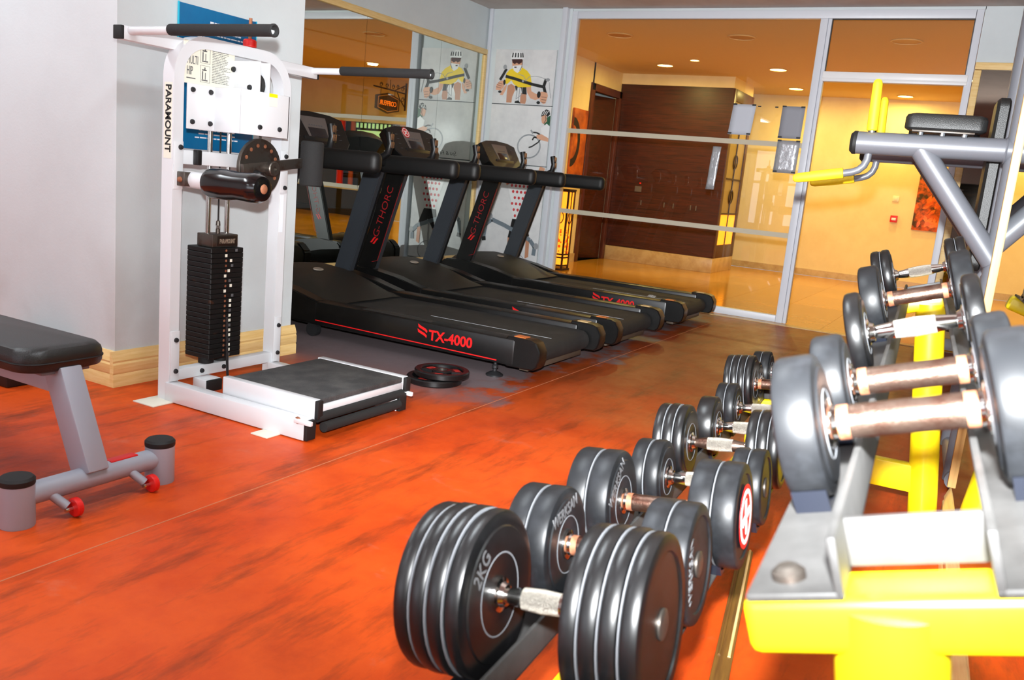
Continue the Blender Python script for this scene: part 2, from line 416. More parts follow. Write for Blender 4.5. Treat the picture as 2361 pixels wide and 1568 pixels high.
# glass partition: fixed pane, open doorway, transom
fr = MB()
fr.box((8.185, 3.945, 0.02), (8.255, 4.005, 2.775), 0.004)
fr.box((8.186, 0.395, 2.705), (8.254, 3.943, 2.775), 0.004)
fr.box((8.186, 1.602, 0.006), (8.254, 3.943, 0.07), 0.004)
wo = struct('window_1', fr, M_alu, 'white aluminium framed fixed glass partition')
mul = MB(); mul.box((8.18, 1.537, 0.006), (8.26, 1.60, 2.704), 0.004); mul.box((8.188, 1.505, 0.006), (8.252, 1.535, 2.704), 0.003)
part('mullion', mul, M_alu, wo)
part('gasket', B((8.205, 1.528, 0.01), (8.235, 1.536, 2.71)), M_black, wo)
part('pane', B((8.217, 1.60, 0.065), (8.225, 3.95, 2.71)), M_glass, wo)
part('frosted_stripe', B((8.2135, 1.60, 1.595), (8.2165, 3.95, 1.640)), M_frost, wo)
part('frosted_stripe', B((8.2135, 1.60, 0.785), (8.2165, 3.95, 0.83)), M_frost, wo)
tr = MB(); tr.box((8.175, 0.37, 2.205), (8.262, 1.515, 2.262), 0.006); tr.box((8.17, 0.37, 2.178), (8.262, 1.515, 2.206), 0.004)
wt = struct('window_2', tr, mat('transom_white', (238, 238, 238), 0.4), 'white transom bar and pane over the open doorway')
part('pane', B((8.217, 0.40, 2.26), (8.225, 1.51, 2.71)), M_glass, wt)
gk = MB()
gk.box((8.20, 0.392, 2.695), (8.216, 1.505, 2.706)); gk.box((8.20, 0.392, 2.26), (8.216, 0.40, 2.70)); gk.box((8.20, 1.497, 2.26), (8.216, 1.506, 2.70))
part('gasket', gk, M_black, wt)
part('jamb', B((8.185, 0.338, 0.006), (8.255, 0.392, 2.775), 0.004), M_alu, wt)

# lobby shell
lf = struct('floor_lobby', B((8.17, -4.2, -0.12), (14.3, 5.1, -0.012)), M_marble, 'polished yellow marble lobby floor')
def tile_mat():
    m = mat('yellow_marble_tile', (214, 154, 52), 0.14, rgb2=(190, 128, 38), vscale=1.1, stretch=(2.2, 0.5, 1), thr=(0.3, 0.75))
    nt = m.node_tree; oi = nt.nodes.new('ShaderNodeObjectInfo'); hs = nt.nodes.new('ShaderNodeHueSaturation')
    b = nt.nodes['Principled BSDF']; src = b.inputs['Base Color'].links[0].from_socket
    mr = nt.nodes.new('ShaderNodeMapRange'); mr.inputs[3].default_value = 0.85; mr.inputs[4].default_value = 1.1
    nt.links.new(oi.outputs['Random'], mr.inputs[0]); nt.links.new(mr.outputs[0], hs.inputs['Value'])
    nt.links.new(src, hs.inputs['Color']); nt.links.new(hs.outputs[0], b.inputs['Base Color'])
    return m
M_tile = tile_mat()
tmesh = B((0, 0, -0.012), (0.598, 0.598, 0.0)).mesh('tile', M_tile)
for i in range(10):
    for j in range(16):
        x0, y0 = 8.18 + i * 0.6, -4.2 + j * 0.6
        if y0 > 5.0: continue
        if x0 > 12.2 and y0 > 3.5: continue
        link('tile', tmesh, lf, Matrix.Translation((x0, y0, 0)))
struct('ceiling_lobby', B((8.3, -4.3, ZL), (14.4, 5.2, ZL + 0.1)), M_lceil)
lw = MB(); lw.box((8.3, 5.09, 0), (11.30, 5.2, ZL)); lw.box((11.25, 5.09, 2.46), (12.4, 5.2, ZL)); lw.box((12.29, 5.09, 0), (14.4, 5.2, ZL))
struct('wall_lobby_left', lw, M_cream)
struct('wall_lobby_far', B((14.25, -4.3, 0), (14.4, 5.2, ZL)), M_cream)
struct('wall_lobby_right', B((8.3, -4.3, 0), (14.4, -4.2, ZL)), M_cream)
struct('wall_lobby_front', B((8.32, -4.3, 0), (8.40, 0.33, ZL)), M_cream)
struct('wall_lobby_front_left', B((8.322, 4.01, 0), (8.40, 5.09, ZL)), M_cream)
struct('baseboard_lobby_far', B((14.23, 0.0, 0), (14.25, 5.09, 0.10)), M_marble)
struct('baseboard_lobby_left', B((8.41, 5.07, 0), (11.28, 5.09, 0.12)), M_marble)
# wooden clad core with marble plinth
core = struct('wall_cladding', B((12.32, 3.43, 0.21), (13.36, 5.09, 2.575)), M_blackm, 'dark wood clad core standing on a pale marble plinth')
part('plinth', B((12.29, 3.40, 0), (13.38, 5.09, 0.21), 0.004), M_marble, core)
hgt = (2.58 - 0.212) / 4
for k in range(4):
    part('panel', B((12.30, 3.42, 0.213 + k * hgt), (12.32, 5.085, 0.213 + (k + 1) * hgt - 0.0015)), M_brown, core)
part('corner_post', B((12.30, 3.40, 0.212), (12.42, 3.43, 2.578), 0.002), M_brown, core)
part('corner_post', B((13.26, 3.40, 0.212), (13.38, 3.43, 2.578), 0.002), M_brown, core)
part('rail', B((12.42, 3.40, 0.212), (13.26, 3.43, 0.40), 0.002), M_brown, core)
part('rail', B((12.42, 3.40, 2.42), (13.26, 3.43, 2.578), 0.002), M_brown, core)
for k, (z0, z1) in enumerate(((0.40, 0.85), (0.85, 1.35), (1.35, 1.9), (1.9, 2.42))):
    part('lit_panel', B((12.42, 3.415, z0), (13.26, 3.428, z1)), (M_lantern if k == 0 else mat('cream_niche_glass', (150, 126, 76), 0.3)), core)
ir = MB()
for z in (0.85, 1.35, 1.9): ir.box((12.42, 3.402, z - 0.012), (13.26, 3.414, z + 0.012))
ir.box((12.83, 3.402, 0.4), (12.85, 3.414, 2.42))
for z in (1.6, 1.1):
    ir.tube([(12.84 + 0.1 * cos(t), 3.406, z + 0.1 * sin(t)) for t in [2 * pi * i / 20 for i in range(21)]], 0.008, 8)
part('iron_grille', ir, M_iron, core)
part('power_plate', B((12.288, 4.60, 1.05), (12.30, 4.70, 1.13)), M_silverp, core)
part('indicator', B((12.285, 4.62, 1.17), (12.30, 4.632, 1.182)), mat('red_led', (255, 20, 10), 0.4, emit=(255, 20, 10), estr=3), core)
for y in (4.58, 4.22, 4.08, 3.82, 3.74): part('pull', B((12.285, y - 0.006, 0.86), (12.30, y + 0.006, 0.93)), M_silverp, core)
struct('wall_core_top', B((12.29, 3.42, 2.58), (13.36, 5.09, ZL)), M_cream)
# lobby door
dr = MB(); dr.box((11.20, 5.06, 0), (11.31, 5.12, 2.46), 0.006); dr.box((12.19, 5.06, 0), (12.285, 5.12, 2.46), 0.006); dr.box((11.20, 5.06, 2.36), (12.285, 5.12, 2.46), 0.006)
do = struct('door_1', dr, M_brown2, 'brown wooden lobby door standing half open')
lm = frame((cos(rad(158)), sin(rad(158)), 0), (-sin(rad(158)), cos(rad(158)), 0), (0, 0, 1), (12.19, 5.135, 0))
part('leaf', MB().box((0, -0.02, 0.01), (0.86, 0.02, 2.35), 0.003, lm), M_brown, do)
part('handle', MB().box((0.74, 0.02, 1.02), (0.82, 0.05, 1.08), 0.004, lm), M_silverp, do)
bk = MB(); bk.box((10.9, 6.1, 0), (12.6, 6.15, 2.6)); bk.box((10.95, 5.2, 0), (11.0, 6.15, 2.6)); bk.box((12.55, 5.2, 0), (12.6, 6.15, 2.6)); bk.box((10.9, 5.2, 2.55), (12.6, 6.15, 2.6)); bk.box((10.9, 5.1, -0.05), (12.6, 6.15, 0))
struct('wall_door_niche', bk, M_wall)

# ------------------------------------------------------------------ mirrors
def framed_mirror(name, label, panes, fparts, mm=None):
    t = thing(name, label, 'mirror', panes[0][0])
    inv = Matrix.Translation(-Vector(panes[0][0]))
    for lo, hi in panes: part('mirror_pane', MB().box(lo, hi, M=inv), mm or M_mirror, t)
    for lo, hi in fparts: part('frame_bar', MB().box(lo, hi, 0.006, inv), M_woodb, t)
    return t
xs = [3.70, 4.99, 6.15, 7.30, 8.105]
framed_mirror('wall_mirror', 'large wood-edged wall mirror behind the treadmills',
    [((a + 0.0015, 4.945, 0.22), (b - 0.0015, 4.952, 2.335)) for a, b in zip(xs[:-1], xs[1:])],
    [((3.70, 4.925, 2.33), (8.145, 4.958, 2.385)), ((8.10, 4.925, 0.228), (8.145, 4.958, 2.327)), ((3.70, 4.925, 0.17), (8.145, 4.958, 0.225))])
framed_mirror('alcove_mirror', 'framed mirror, tinted for a dim reflection, on the far wall right of the doorway',
    [((8.178, -1.5, 0.15), (8.186, 0.285, 2.31))],
    [((8.165, -1.55, 2.305), (8.199, 0.333, 2.363)), ((8.165, 0.28, 0.163), (8.199, 0.333, 2.302)), ((8.165, -1.55, 0.1), (8.199, 0.333, 0.16))], mat('dimmed_mirror', (118, 110, 102), 0.02, 1.0))  # plain mirror, its colour darkened to imitate a reflection of dim surroundings
t = thing('side_mirror', 'wood-edged mirror on the right wall behind the dumbbell rack', 'mirror', wl(0, 0, 0.17))
FM = frame(-RX, RY, (0, 0, 1), W0); FI = Matrix.Translation(-wl(0, 0, 0.17))
# frame(-RX,RY,Z) is left handed: fine for boxes, normals are recalculated
part('mirror_pane', MB().box((0.02, 0.002, 0.17), (7.5, 0.008, 2.36), M=FI @ FM), M_mirror, t)
part('frame_bar', MB().box((-0.002, 0.001, 0.166), (0.026, 0.022, 2.40), 0.003, FI @ FM), mat('pale_wood', (198, 156, 100), 0.5), t)
part('frame_bar', MB().box((-0.002, 0.001, 2.36), (7.5, 0.022, 2.41), 0.003, FI @ FM), MATS['pale_wood'], t)

# ------------------------------------------------------------------ treadmills
def bezel_sticker(parent, M, r, base=0.0, spin=pi / 4):
    a = MB(); a.lathe([(0.001, base), (r, base), (r, base + 0.001), (0.001, base + 0.001)], M, 28); o = part('round_sticker', a, M_red, parent)
    b = MB(); b.lathe([(r * 0.72, base + 0.0012), (r * 0.86, base + 0.0012), (r * 0.86, base + 0.0018), (r * 0.72, base + 0.0018)], M, 28, True)
    for q in (spin, spin + pi / 2):
        b.box((-r * 0.55, -r * 0.12, base + 0.0012), (r * 0.55, r * 0.12, base + 0.0019), M=M @ Matrix.Rotation(q, 4, 'Z'))
    part('emblem', b, mat('sticker_white', (235, 232, 230), 0.5), o)
    return o

def treadmill(cx, label, extra):
    t = thing('treadmill', label, 'treadmill', (cx, 2.03, 0), 0, 'treadmills in a row facing the mirror')
    for s in (-1, 1):
        mb = MB()
        x0, x1 = sorted((s * 0.345, s * 0.475))
        mb.box((x0, 0.14, 0.085), (x1, 1.75, 0.235), 0.014)
        sr = part('side_rail', mb, M_tmblack, t)
        # rounded end cap
        mb = MB(); prof = [(0.0, 0.10), (0.02, 0.082), (0.19, 0.080), (0.20, 0.09), (0.20, 0.235), (0.19, 0.250), (0.05, 0.246), (0.015, 0.235), (-0.012, 0.19), (-0.012, 0.14)]
        a0, a1 = sorted((s * 0.355, s * 0.482))
        mb.poly([[Vector((a0 + 0.012, y * 0.95 + 0.005, 0.165 + (z - 0.165) * 0.93)) for y, z in prof], [Vector((a0 + 0.02, y, z)) for y, z in prof], [Vector((a1 - 0.02, y, z)) for y, z in prof], [Vector((a1, y * 0.93 + 0.01, 0.165 + (z - 0.165) * 0.9)) for y, z in prof]])
        part('end_cap', mb, M_tmblack, t)
        part('cap_label', B((s * 0.42 - 0.03, 0.09, 0.2485), (s * 0.42 + 0.03, 0.16, 0.2520)), mat('orange_label', (206, 112, 52), 0.5) if s < 0 else mat('cream_label', (214, 182, 130), 0.5), t)
        # foot
        mb = MB(); fx = s * 0.42
        mb.lathe([(0.05, 0), (0.05, 0.008), (0.03, 0.02), (0.012, 0.026), (0.012, 0.04), (0.018, 0.045), (0.018, 0.06), (0.010, 0.065), (0.010, 0.09)], Matrix.Translation((fx, 0.28, 0)), 18)
        part('levelling_foot', mb, M_darkgrey, t)
        part('front_wheel', MB().cyl((fx - 0.02, 1.62, 0.045), (fx + 0.02, 1.62, 0.045), 0.045, seg=18), M_darkgrey, t)
        # grip texture strip
        part('foot_tread', B((s * 0.415 - 0.028, 0.72, 0.2345), (s * 0.415 + 0.028, 1.22, 0.2375)), mat('tread_strip', (44, 40, 36), 0.7, bump=1.0, bscale=350), t)
        # upright: grey core with a black outer cover
        dy, dz = -0.285, 0.70
        def up(xa, xb, f0, f1, g0, g1, m, name):
            mb = MB(); pts = []
            P = lambda f, k: (2.155 + dy * f + k, 0.12 + dz * f * 1.335)
            q = [P(f0, g0), P(f0, g1), P(f1, g1), P(f1, g0)]
            xa_, xb_ = sorted((xa, xb))
            mb.poly([[Vector((xa_, y, z)) for y, z in q], [Vector((xb_, y, z)) for y, z in q]])
            bmesh.ops.bevel(mb.bm, geom=mb.bm.edges[:], offset=0.006, segments=2, affect='EDGES')
            return part(name, mb, m, t)
        u = up(s * 0.395, s * 0.448, 0.0, 1.03, -0.075, 0.075, M_tmgrey, 'upright')
        c = up(s * 0.446, s * 0.466, 0.22, 1.0, -0.082, 0.082, M_tmblack, 'upright_cover')
        bl = MB()
        for yy in (2.10, 2.02):
            bl.cyl((s * 0.394, yy + 0.02, 0.30), (s * 0.390, yy + 0.02, 0.30), 0.008, seg=10)
        part('bolt_pair', bl, M_darkgrey, t)
        # arm rest
        part('arm_rest', B((s * 0.43 - 0.047, 1.17, 1.052), (s * 0.43 + 0.047, 2.12, 1.178), 0.042, seg=4), M_foam2, t)
        # hand grip with pulse plates
        gx = s * 0.30
        gp = [(gx, 1.80, 1.13), (gx, 1.72, 1.155), (gx, 1.665, 1.19), (gx, 1.65, 1.25), (gx, 1.67, 1.325)]
        g = part('hand_grip', MB().tube(gp, 0.024, 14), M_black, t)
        for z in (1.222, 1.275):
            part('pulse_plate', B((gx - 0.016, 1.627 + (z - 1.222) * 0.1, z), (gx + 0.016, 1.64 + (z - 1.222) * 0.1, z + 0.044), 0.005), M_rustcu, g)
    # belt
    mb = MB(); prof = [(1.70, 0.205), (0.11, 0.205)] + [(0.11 - 0.062 * sin(q), 0.143 + 0.062 * cos(q)) for q in [pi * i / 10 for i in range(1, 11)]] + [(1.70, 0.081)]
    mb.poly([[Vector((-0.345, y, z)) for y, z in prof], [Vector((0.345, y, z)) for y, z in prof]])
    belt = part('belt', mb, M_belt, t)
    ln = MB(); ln.box((-0.10, 0.10, 0.2048), (-0.096, 0.95, 0.2056))
    if extra == 'logo':
        for i in range(3):
            for j in range(2):
                cxx, cyy = -0.02 + 0.0, 0
                ln.lathe([(0.016, 0.2049), (0.020, 0.2049), (0.020, 0.2056), (0.016, 0.2056)], Matrix.Translation((0.02 - 0.045 * i + 0.02 * j, 0.42 + 0.035 * j - 0.01 * i, 0)), 14, True)
    part('belt_print', ln, M_print, belt)
    part('rear_bar', B((-0.36, 0.10, 0.045), (0.36, 0.16, 0.083), 0.006), mat('rear_bar_grey', (84, 72, 60), 0.5), t)
    # motor hood
    prof = [(1.50, 0.222), (1.58, 0.240), (1.70, 0.285), (1.85, 0.335), (2.00, 0.366), (2.15, 0.378), (2.27, 0.365), (2.33, 0.32), (2.35, 0.24), (2.35, 0.09)]
    mb = MB(); rings = []
    for y, z in prof:
        ring = []
        for k in range(-6, 7):
            f = k / 6.0; x = 0.39 * f * (1.0 if y > 1.6 else 0.92)
            ring.append(Vector((x, y - 0.03 * (1 - f * f) * (1 if y < 1.8 else 0), z - 0.055 * abs(f) ** 4 * (1 if z > 0.26 else 0.3))))
        rings.append(ring)
    mb.poly(rings, closed=False)
    mb.box((-0.388, 1.62, 0.09), (0.388, 2.34, 0.225))
    hd = part('motor_hood', mb, M_hood, t)
    for s in (-1, 1):
        mb = MB(); q = [(1.55, 0.09), (1.55, 0.235), (1.80, 0.290), (2.05, 0.325), (2.28, 0.32), (2.36, 0.25), (2.36, 0.09)]
        xa, xb = sorted((s * 0.375, s * 0.478))
        mb.poly([[Vector((xa, y, z)) for y, z in q], [Vector((xb, y, z)) for y, z in q]])
        bmesh.ops.bevel(mb.bm, geom=mb.bm.edges[:], offset=0.012, segments=2, affect='EDGES')
        part('hood_side', mb, M_tmblack, t)
    Mh = frame((1, 0, 0), (0, cos(0.2), sin(0.2)), (0, -sin(0.2), cos(0.2)), (-0.02, 1.955, 0.360))
    mb = MB(); mb.lathe([(0.001, 0), (0.042, 0), (0.046, 0.003), (0.042, 0.007), (0.001, 0.008)], Mh @ Matrix.Diagonal((1.0, 0.62, 1, 1)), 24)
    part('hood_badge', mb, mat('badge_silver', (170, 160, 148), 0.4, 0.3), hd)
    # console
    part('console_tray', B((-0.39, 1.74, 1.095), (0.39, 2.10, 1.165), 0.015), M_tmblack, t)
    part('handlebar', MB().cyl((-0.39, 1.80, 1.14), (0.39, 1.80, 1.14), 0.022, seg=14), M_black, t)
    cn = rad(58); Mc = frame((1, 0, 0), (0, cos(cn), sin(cn)), (0, -sin(cn), cos(cn)), (0, 1.985, 1.20))
    pts = [(-0.25, -0.02), (0.25, -0.02), (0.30, 0.03), (0.315, 0.215), (0.20, 0.245), (0, 0.258), (-0.20, 0.245), (-0.315, 0.215), (-0.30, 0.03)]
    mb = MB(); mb.poly([[Mc @ Vector((a * 0.9, b * 0.9 + 0.02, -0.10)) for a, b in pts], [Mc @ Vector((a, b, -0.035)) for a, b in pts], [Mc @ Vector((a, b, -0.006)) for a, b in pts], [Mc @ Vector((a * 0.97, b * 0.97 + 0.003, 0.0)) for a, b in pts]])
    co = part('console', mb, M_tmblack, t)
    part('console_neck', B((-0.16, 2.0, 1.14), (0.16, 2.09, 1.25), 0.01), M_black, co)
    part('silver_bezel', MB().poly([[Mc @ Vector(p) for p in ((-0.10, 0.04, 0.0), (0.10, 0.04, 0.0), (0.13, 0.21, 0.0), (-0.13, 0.21, 0.0))], [Mc @ Vector(p) for p in ((-0.10, 0.04, 0.003), (0.10, 0.04, 0.003), (0.13, 0.21, 0.003), (-0.13, 0.21, 0.003))]]), M_silverp, co)
    part('screen', MB().box((-0.085, 0.048, 0.002), (0.085, 0.125, 0.005), 0.001, Mc), M_screen, co)
    bt = MB()
    for i in range(6): bt.box((-0.07 + i * 0.024, 0.14, 0.003), (-0.054 + i * 0.024, 0.148, 0.0045), M=Mc)
    for s in (-1, 1):
        for i in range(4): bt.box((s * 0.21 - 0.014, 0.05 + i * 0.04, 0.0), (s * 0.21 + 0.014, 0.053 + i * 0.04, 0.0012), M=Mc)
    part('button_marks', bt, M_inkg, co)
    if extra == 'sticker':
        bezel_sticker(co, Mc @ Matrix.Translation((-0.075, 0.195, 0.003)), 0.045)
    # red livery on the left side
    li = MB(); li.poly([[Vector((-0.4755, y, z)) for y, z in ((0.245, 0.100), (0.245, 0.106), (1.74, 0.121), (1.74, 0.116))], [Vector((-0.4768, y, z)) for y, z in ((0.245, 0.100), (0.245, 0.106), (1.74, 0.121), (1.74, 0.116))]])
    part('red_stripe', li, M_red, t)
    def flame(M, s):
        f = MB()
        for ox, oy in ((0, 0), (-0.02, -0.45)):
            pts = [(0.0, 1.0), (0.25, 0.80), (0.75, 0.52), (0.95, 0.25), (0.90, -0.05), (0.72, 0.18), (0.40, 0.36), (0.08, 0.55)]
            f.prism([((a + ox) * s, (b * 0.62 + oy * 0.9 + 0.45) * s) for a, b in pts], M, 0, 0.0012)
        return f
    Ms = frame((0, -1, 0), (0, 0.0, 1), (-1, 0, 0), (-0.4756, 0.785, 0.145))
    part('flame_logo', flame(Ms, 0.072), M_red, t)
    text('model_lettering', 'TX-4000', 0.083, (0, -1, -0.0), (0, 0, 1), (-0.4758, 0.705, 0.140), M_red, t, off=0.0022, sx=0.98)
    ud = Vector((0, -0.285, 0.9345)).normalized(); un = Vector((-1, 0, 0)); uu = un.cross(ud)
    base = Vector((-0.4665, 2.155 - 0.285 * 0.42, 0.12 + 0.9345 * 0.42))
    text('maker_lettering', 'G-THORC', 0.078, ud, uu, base - uu * 0.026 + ud * 0.055, mat('dark_red_print', (150, 22, 26), 0.5), t, off=-0.0008, sx=1.16)
    Mu = frame(ud, uu, un, base - uu * 0.036)
    part('flame_logo', flame(Mu, 0.06), M_red, t)
    ln2 = MB(); 
    ln2.box((-0.10, -0.052, 0), (0.52, -0.048, 0.001), M=Mu)
    ln2.box((-0.155, -0.052, 0), (-0.10, -0.049, 0.001), M=Mu @ Matrix.Translation((-0.10, -0.05, 0)) @ Matrix.Rotation(rad(-55), 4, 'Z') @ Matrix.Translation((0.10, 0.05, 0)))
    part('accent_line', ln2, MATS['dark_red_print'], t)
    return t
M_foam2 = mat('arm_foam', (10, 10, 10), 0.55, bump=0.1, bscale=350)
M_rustcu = mat('pulse_metal', (150, 112, 84), 0.45, 0.7, rgb2=(110, 84, 66), vscale=30)
treadmill(4.605, 'treadmill nearest the white hip machine, its red TX-4000 fully visible', 'line')
treadmill(5.745, 'middle treadmill with a round red X sticker on its console', 'sticker')
treadmill(7.15, 'farthest treadmill, next to the glass partition', 'logo')

# ------------------------------------------------------------------ blue rules board on the pillar
t = thing('rules_board', 'blue plexiglass notice board screwed to the pillar behind the hip machine', 'sign', (3.10, 3.388, 1.10))
part('board', B((-0.24, -0.012, 0), (0.235, -0.004, 0.65), 0.004), M_blue, t)
for x in (-0.215, 0.21):
    for z in (0.03, 0.62):
        part('screw', MB().lathe([(0.001, 0), (0.010, 0), (0.010, 0.006), (0.006, 0.010), (0.001, 0.011)], frame((1, 0, 0), (0, 0, 1), (0, -1, 0), (x, -0.001, z)), 14), M_chrome, t)
ed = MB(); ed.box((-0.242, -0.0125, -0.002), (-0.2385, -0.003, 0.652)); ed.box((0.2335, -0.0125, -0.002), (0.237, -0.003, 0.652))
part('bright_edge', ed, M_blueE, t)
pr = MB(); z = 0.585; k = 0
while z > 0.04:
    wd = 0.06 if k == 0 else random.uniform(0.10, 0.19)
    x = -wd
    while x < wd:
        l = random.uniform(0.012, 0.04); pr.box((x, -0.0128, z), (min(x + l, wd), -0.0121, z + (0.011 if k == 0 else 0.006))); x += l + 0.005
    z -= 0.032 if k == 0 else 0.0185; k += 1
part('printed_lines', pr, M_print, t)

# ------------------------------------------------------------------ multi hip machine
MO = Vector((2.89, 3.07, 0)); MI = Matrix.Translation(-MO)
hm = thing('hip_machine', 'white selectorised multi hip machine with black weight stack against the pillar', 'gym machine', MO)
def hp(name, mb, m, par=None):
    mb.bm.transform(MI); return part(name, mb, m, par or hm)
def bolt(p, d, r=0.011):
    d = Vector(d).normalized(); x = d.orthogonal().normalized()
    return MB().lathe([(0.001, 0), (r, 0), (r, 0.004), (r * 0.8, 0.009), (0.001, 0.011)], frame(x, d.cross(x), d, p), 14)
def arch():
    mb = MB(); xl, xr, zt, R, wd = 2.553, 3.235, 1.572, 0.17, 0.05
    def side(o):
        pts = [(xl + o, 0.0), (xl + o, zt - R)]
        rr = R - o
        for i in range(1, 9):
            q = pi - (pi / 2) * i / 8; pts.append((xl + R + rr * cos(q), zt - R + rr * sin(q)))
        for i in range(0, 9):
            q = pi / 2 - (pi / 2) * i / 8; pts.append((xr - R + rr * cos(q), zt - R + rr * sin(q)))
        pts.append((xr - o, 0.0)); return pts
    a, b = side(0), side(wd)
    rings = [[Vector((p[0], 3.035, p[1])), Vector((q[0], 3.035, q[1])), Vector((q[0], 3.102, q[1])), Vector((p[0], 3.102, p[1]))] for p, q in zip(a, b)]
    mb.poly(rings); return mb
fa = hp('main_frame', arch(), M_white)
hp('crossbar', B((2.60, 3.045, 0.085), (3.19, 3.095, 0.135), 0.004), M_white)
hp('crossbar', B((2.60, 3.05, 1.035), (3.19, 3.095, 1.095), 0.004), M_white)
hp('bumper', B((2.67, 3.02, 1.035), (2.695, 3.05, 1.100), 0.004), M_black)
for x in (2.745, 2.875): hp('bolt', bolt((x, 3.045, 0.11), (0, -1, 0)), M_darkgrey)
for s, x in ((0, 2.557), (1, 3.183)):
    hp('gusset_plate', B((x, 3.028, 0.09), (x + 0.046, 3.0355, 0.315), 0.002), M_white)
    for z in (0.135, 0.275): hp('bolt', bolt((x + 0.026, 3.028, z), (0, -1, 0)), M_darkgrey)
    hp('gusset_plate', B((x, 3.03, 0.93), (x + 0.046, 3.0355, 1.13), 0.002), M_white)
    for z in (0.955, 1.105): hp('bolt', bolt((x + 0.030, 3.03, z), (0, -1, 0)), M_darkgrey)
for s, x in ((0, 2.545), (1, 3.165)):
    b = hp('base_rail', B((x, 2.245, 0.004), (x + 0.055, 3.05, 0.088), 0.004), M_white)
    hp('end_cap', B((x + 0.001, 2.228, 0.006), (x + 0.054, 2.246, 0.086), 0.003), M_blackm)
    sg = -1 if s == 0 else 1
    hp('floor_plate', B((x + (-0.10 if s == 0 else 0.0), 3.0, 0.0), (x + (0.055 if s == 0 else 0.14), 3.13, 0.006), 0.002), M_label)
    hp('floor_plate', B((x + (-0.07 if s == 0 else 0.03), 2.37, 0.0), (x + (0.03 if s == 0 else 0.12), 2.46, 0.006), 0.002), M_label)
    hp('hinge_bolt', bolt((x + (0.0 if s == 0 else 0.055), 2.275, 0.085), (-1 if s == 0 else 1, 0, 0), 0.015), M_rusty)
    hp('hinge_link', B((x + (-0.012 if s == 0 else 0.05), 2.20, 0.074), (x + (0.004 if s == 0 else 0.066), 2.29, 0.094), 0.004), M_white)
hp('stack_foot', B((2.70, 2.97, 0.03), (2.79, 3.05, 0.085), 0.003), M_white)
hp('end_cap', B((2.705, 2.955, 0.032), (2.785, 2.971, 0.083), 0.002), M_blackm)
# platform
hp('platform_channel', B((2.604, 2.245, 0.080), (2.640, 2.76, 0.160), 0.004), M_white)
hp('end_cap', B((2.606, 2.228, 0.082), (2.638, 2.247, 0.158), 0.003), M_blackm)
hp('platform_channel', B((3.205, 2.245, 0.090), (3.245, 2.76, 0.160), 0.004), M_white)
hp('end_cap', B((3.207, 2.228, 0.092), (3.243, 2.247, 0.158), 0.003), M_blackm)
hp('platform_mat', B((2.640, 2.25, 0.135), (3.205, 2.745, 0.158), 0.003), mat('ribbed_rubber_mat', (52, 52, 53), 0.75, rgb2=(74, 73, 72), vscale=9.0, bump=0.5, bscale=220))
hp('platform_front', B((2.638, 2.246, 0.104), (3.207, 2.262, 0.134), 0.002), M_white)
hp('platform_rear', B((2.638, 2.74, 0.09), (3.207, 2.76, 0.15), 0.002), M_white)
hp('foam_roller', MB().cyl((2.62, 2.245, 0.085), (3.20, 2.245, 0.085), 0.019, seg=16), M_foam)
hp('foam_roller', MB().cyl((2.64, 2.225, 0.046), (3.15, 2.225, 0.046), 0.021, seg=16), M_foam)
hp('rubber_foot', MB().cyl((2.66, 2.70, 0.0), (2.66, 2.70, 0.088), 0.02, seg=12), M_blackm)
hp('rubber_foot', MB().cyl((3.18, 2.70, 0.0), (3.18, 2.70, 0.095), 0.02, seg=12), M_blackm)
# weight stack
pm = None
for i in range(22):
    z0 = 0.168 + i * 0.0231
    o = MB().box((2.742, 3.00, z0), (2.932, 3.155, z0 + 0.0224), 0.003, seg=1); o.bm.transform(MI)
    pl = part('weight_plate', o, M_wplate, hm)
    hp('pin_hole', MB().cyl((2.828, 2.9995, z0 + 0.011), (2.828, 3.004, z0 + 0.011), 0.006, seg=8), M_rusty, pl)
    lx = 2.852 if i < 12 else 2.852 + random.uniform(-0.035, 0.03)
    hp('number_tag', B((lx, 2.9985, z0 + 0.005), (lx + 0.013, 3.0005, z0 + 0.018)), M_label if i % 3 else M_inkg, pl)
hp('stack_cushion', MB().cyl((2.80, 3.08, 0.135), (2.80, 3.08, 0.168), 0.035, seg=18), M_blackm)
hp('stack_cushion', MB().cyl((2.89, 3.08, 0.135), (2.89, 3.08, 0.168), 0.035, seg=18), M_blackm)
hp('lift_head', B((2.765, 3.02, 0.6765), (2.915, 3.12, 0.735), 0.004), M_steelw)
hp('head_plate', B((2.79, 3.015, 0.684), (2.905, 3.021, 0.728), 0.001), mat('dark_bronze', (44, 34, 28), 0.4, 0.5))
o = text('head_lettering', 'PARAMOUNT', 0.030, (1, 0, 0), (0, 0, 1), Vector((2.847, 3.0145, 0.695)) - MO, mat('bronze_print', (190, 172, 150), 0.4, 0.5), hm, align='CENTER', sx=0.5)
for x in (2.785, 2.895): hp('guide_rod', MB().cyl((x, 3.075, 0.735), (x, 3.075, 1.30), 0.011, seg=16), M_chrome)
hp('lift_cable', MB().cyl((2.84, 3.07, 0.78), (2.84, 3.07, 1.35), 0.0035, seg=8), M_black)
hp('cable_fitting', MB().lathe([(0.010, 0), (0.010, 0.02), (0.006, 0.022), (0.006, 0.035), (0.011, 0.036), (0.009, 0.055), (0.004, 0.06)], Matrix.Translation((2.84, 3.07, 0.735)), 12), M_steelw)
hp('selector_cord', MB().tube([(2.835, 2.992, 0.36), (2.836, 2.985, 0.2), (2.838, 2.98, 0.1), (2.84, 2.97, 0.03)], 0.006, 8), M_black)
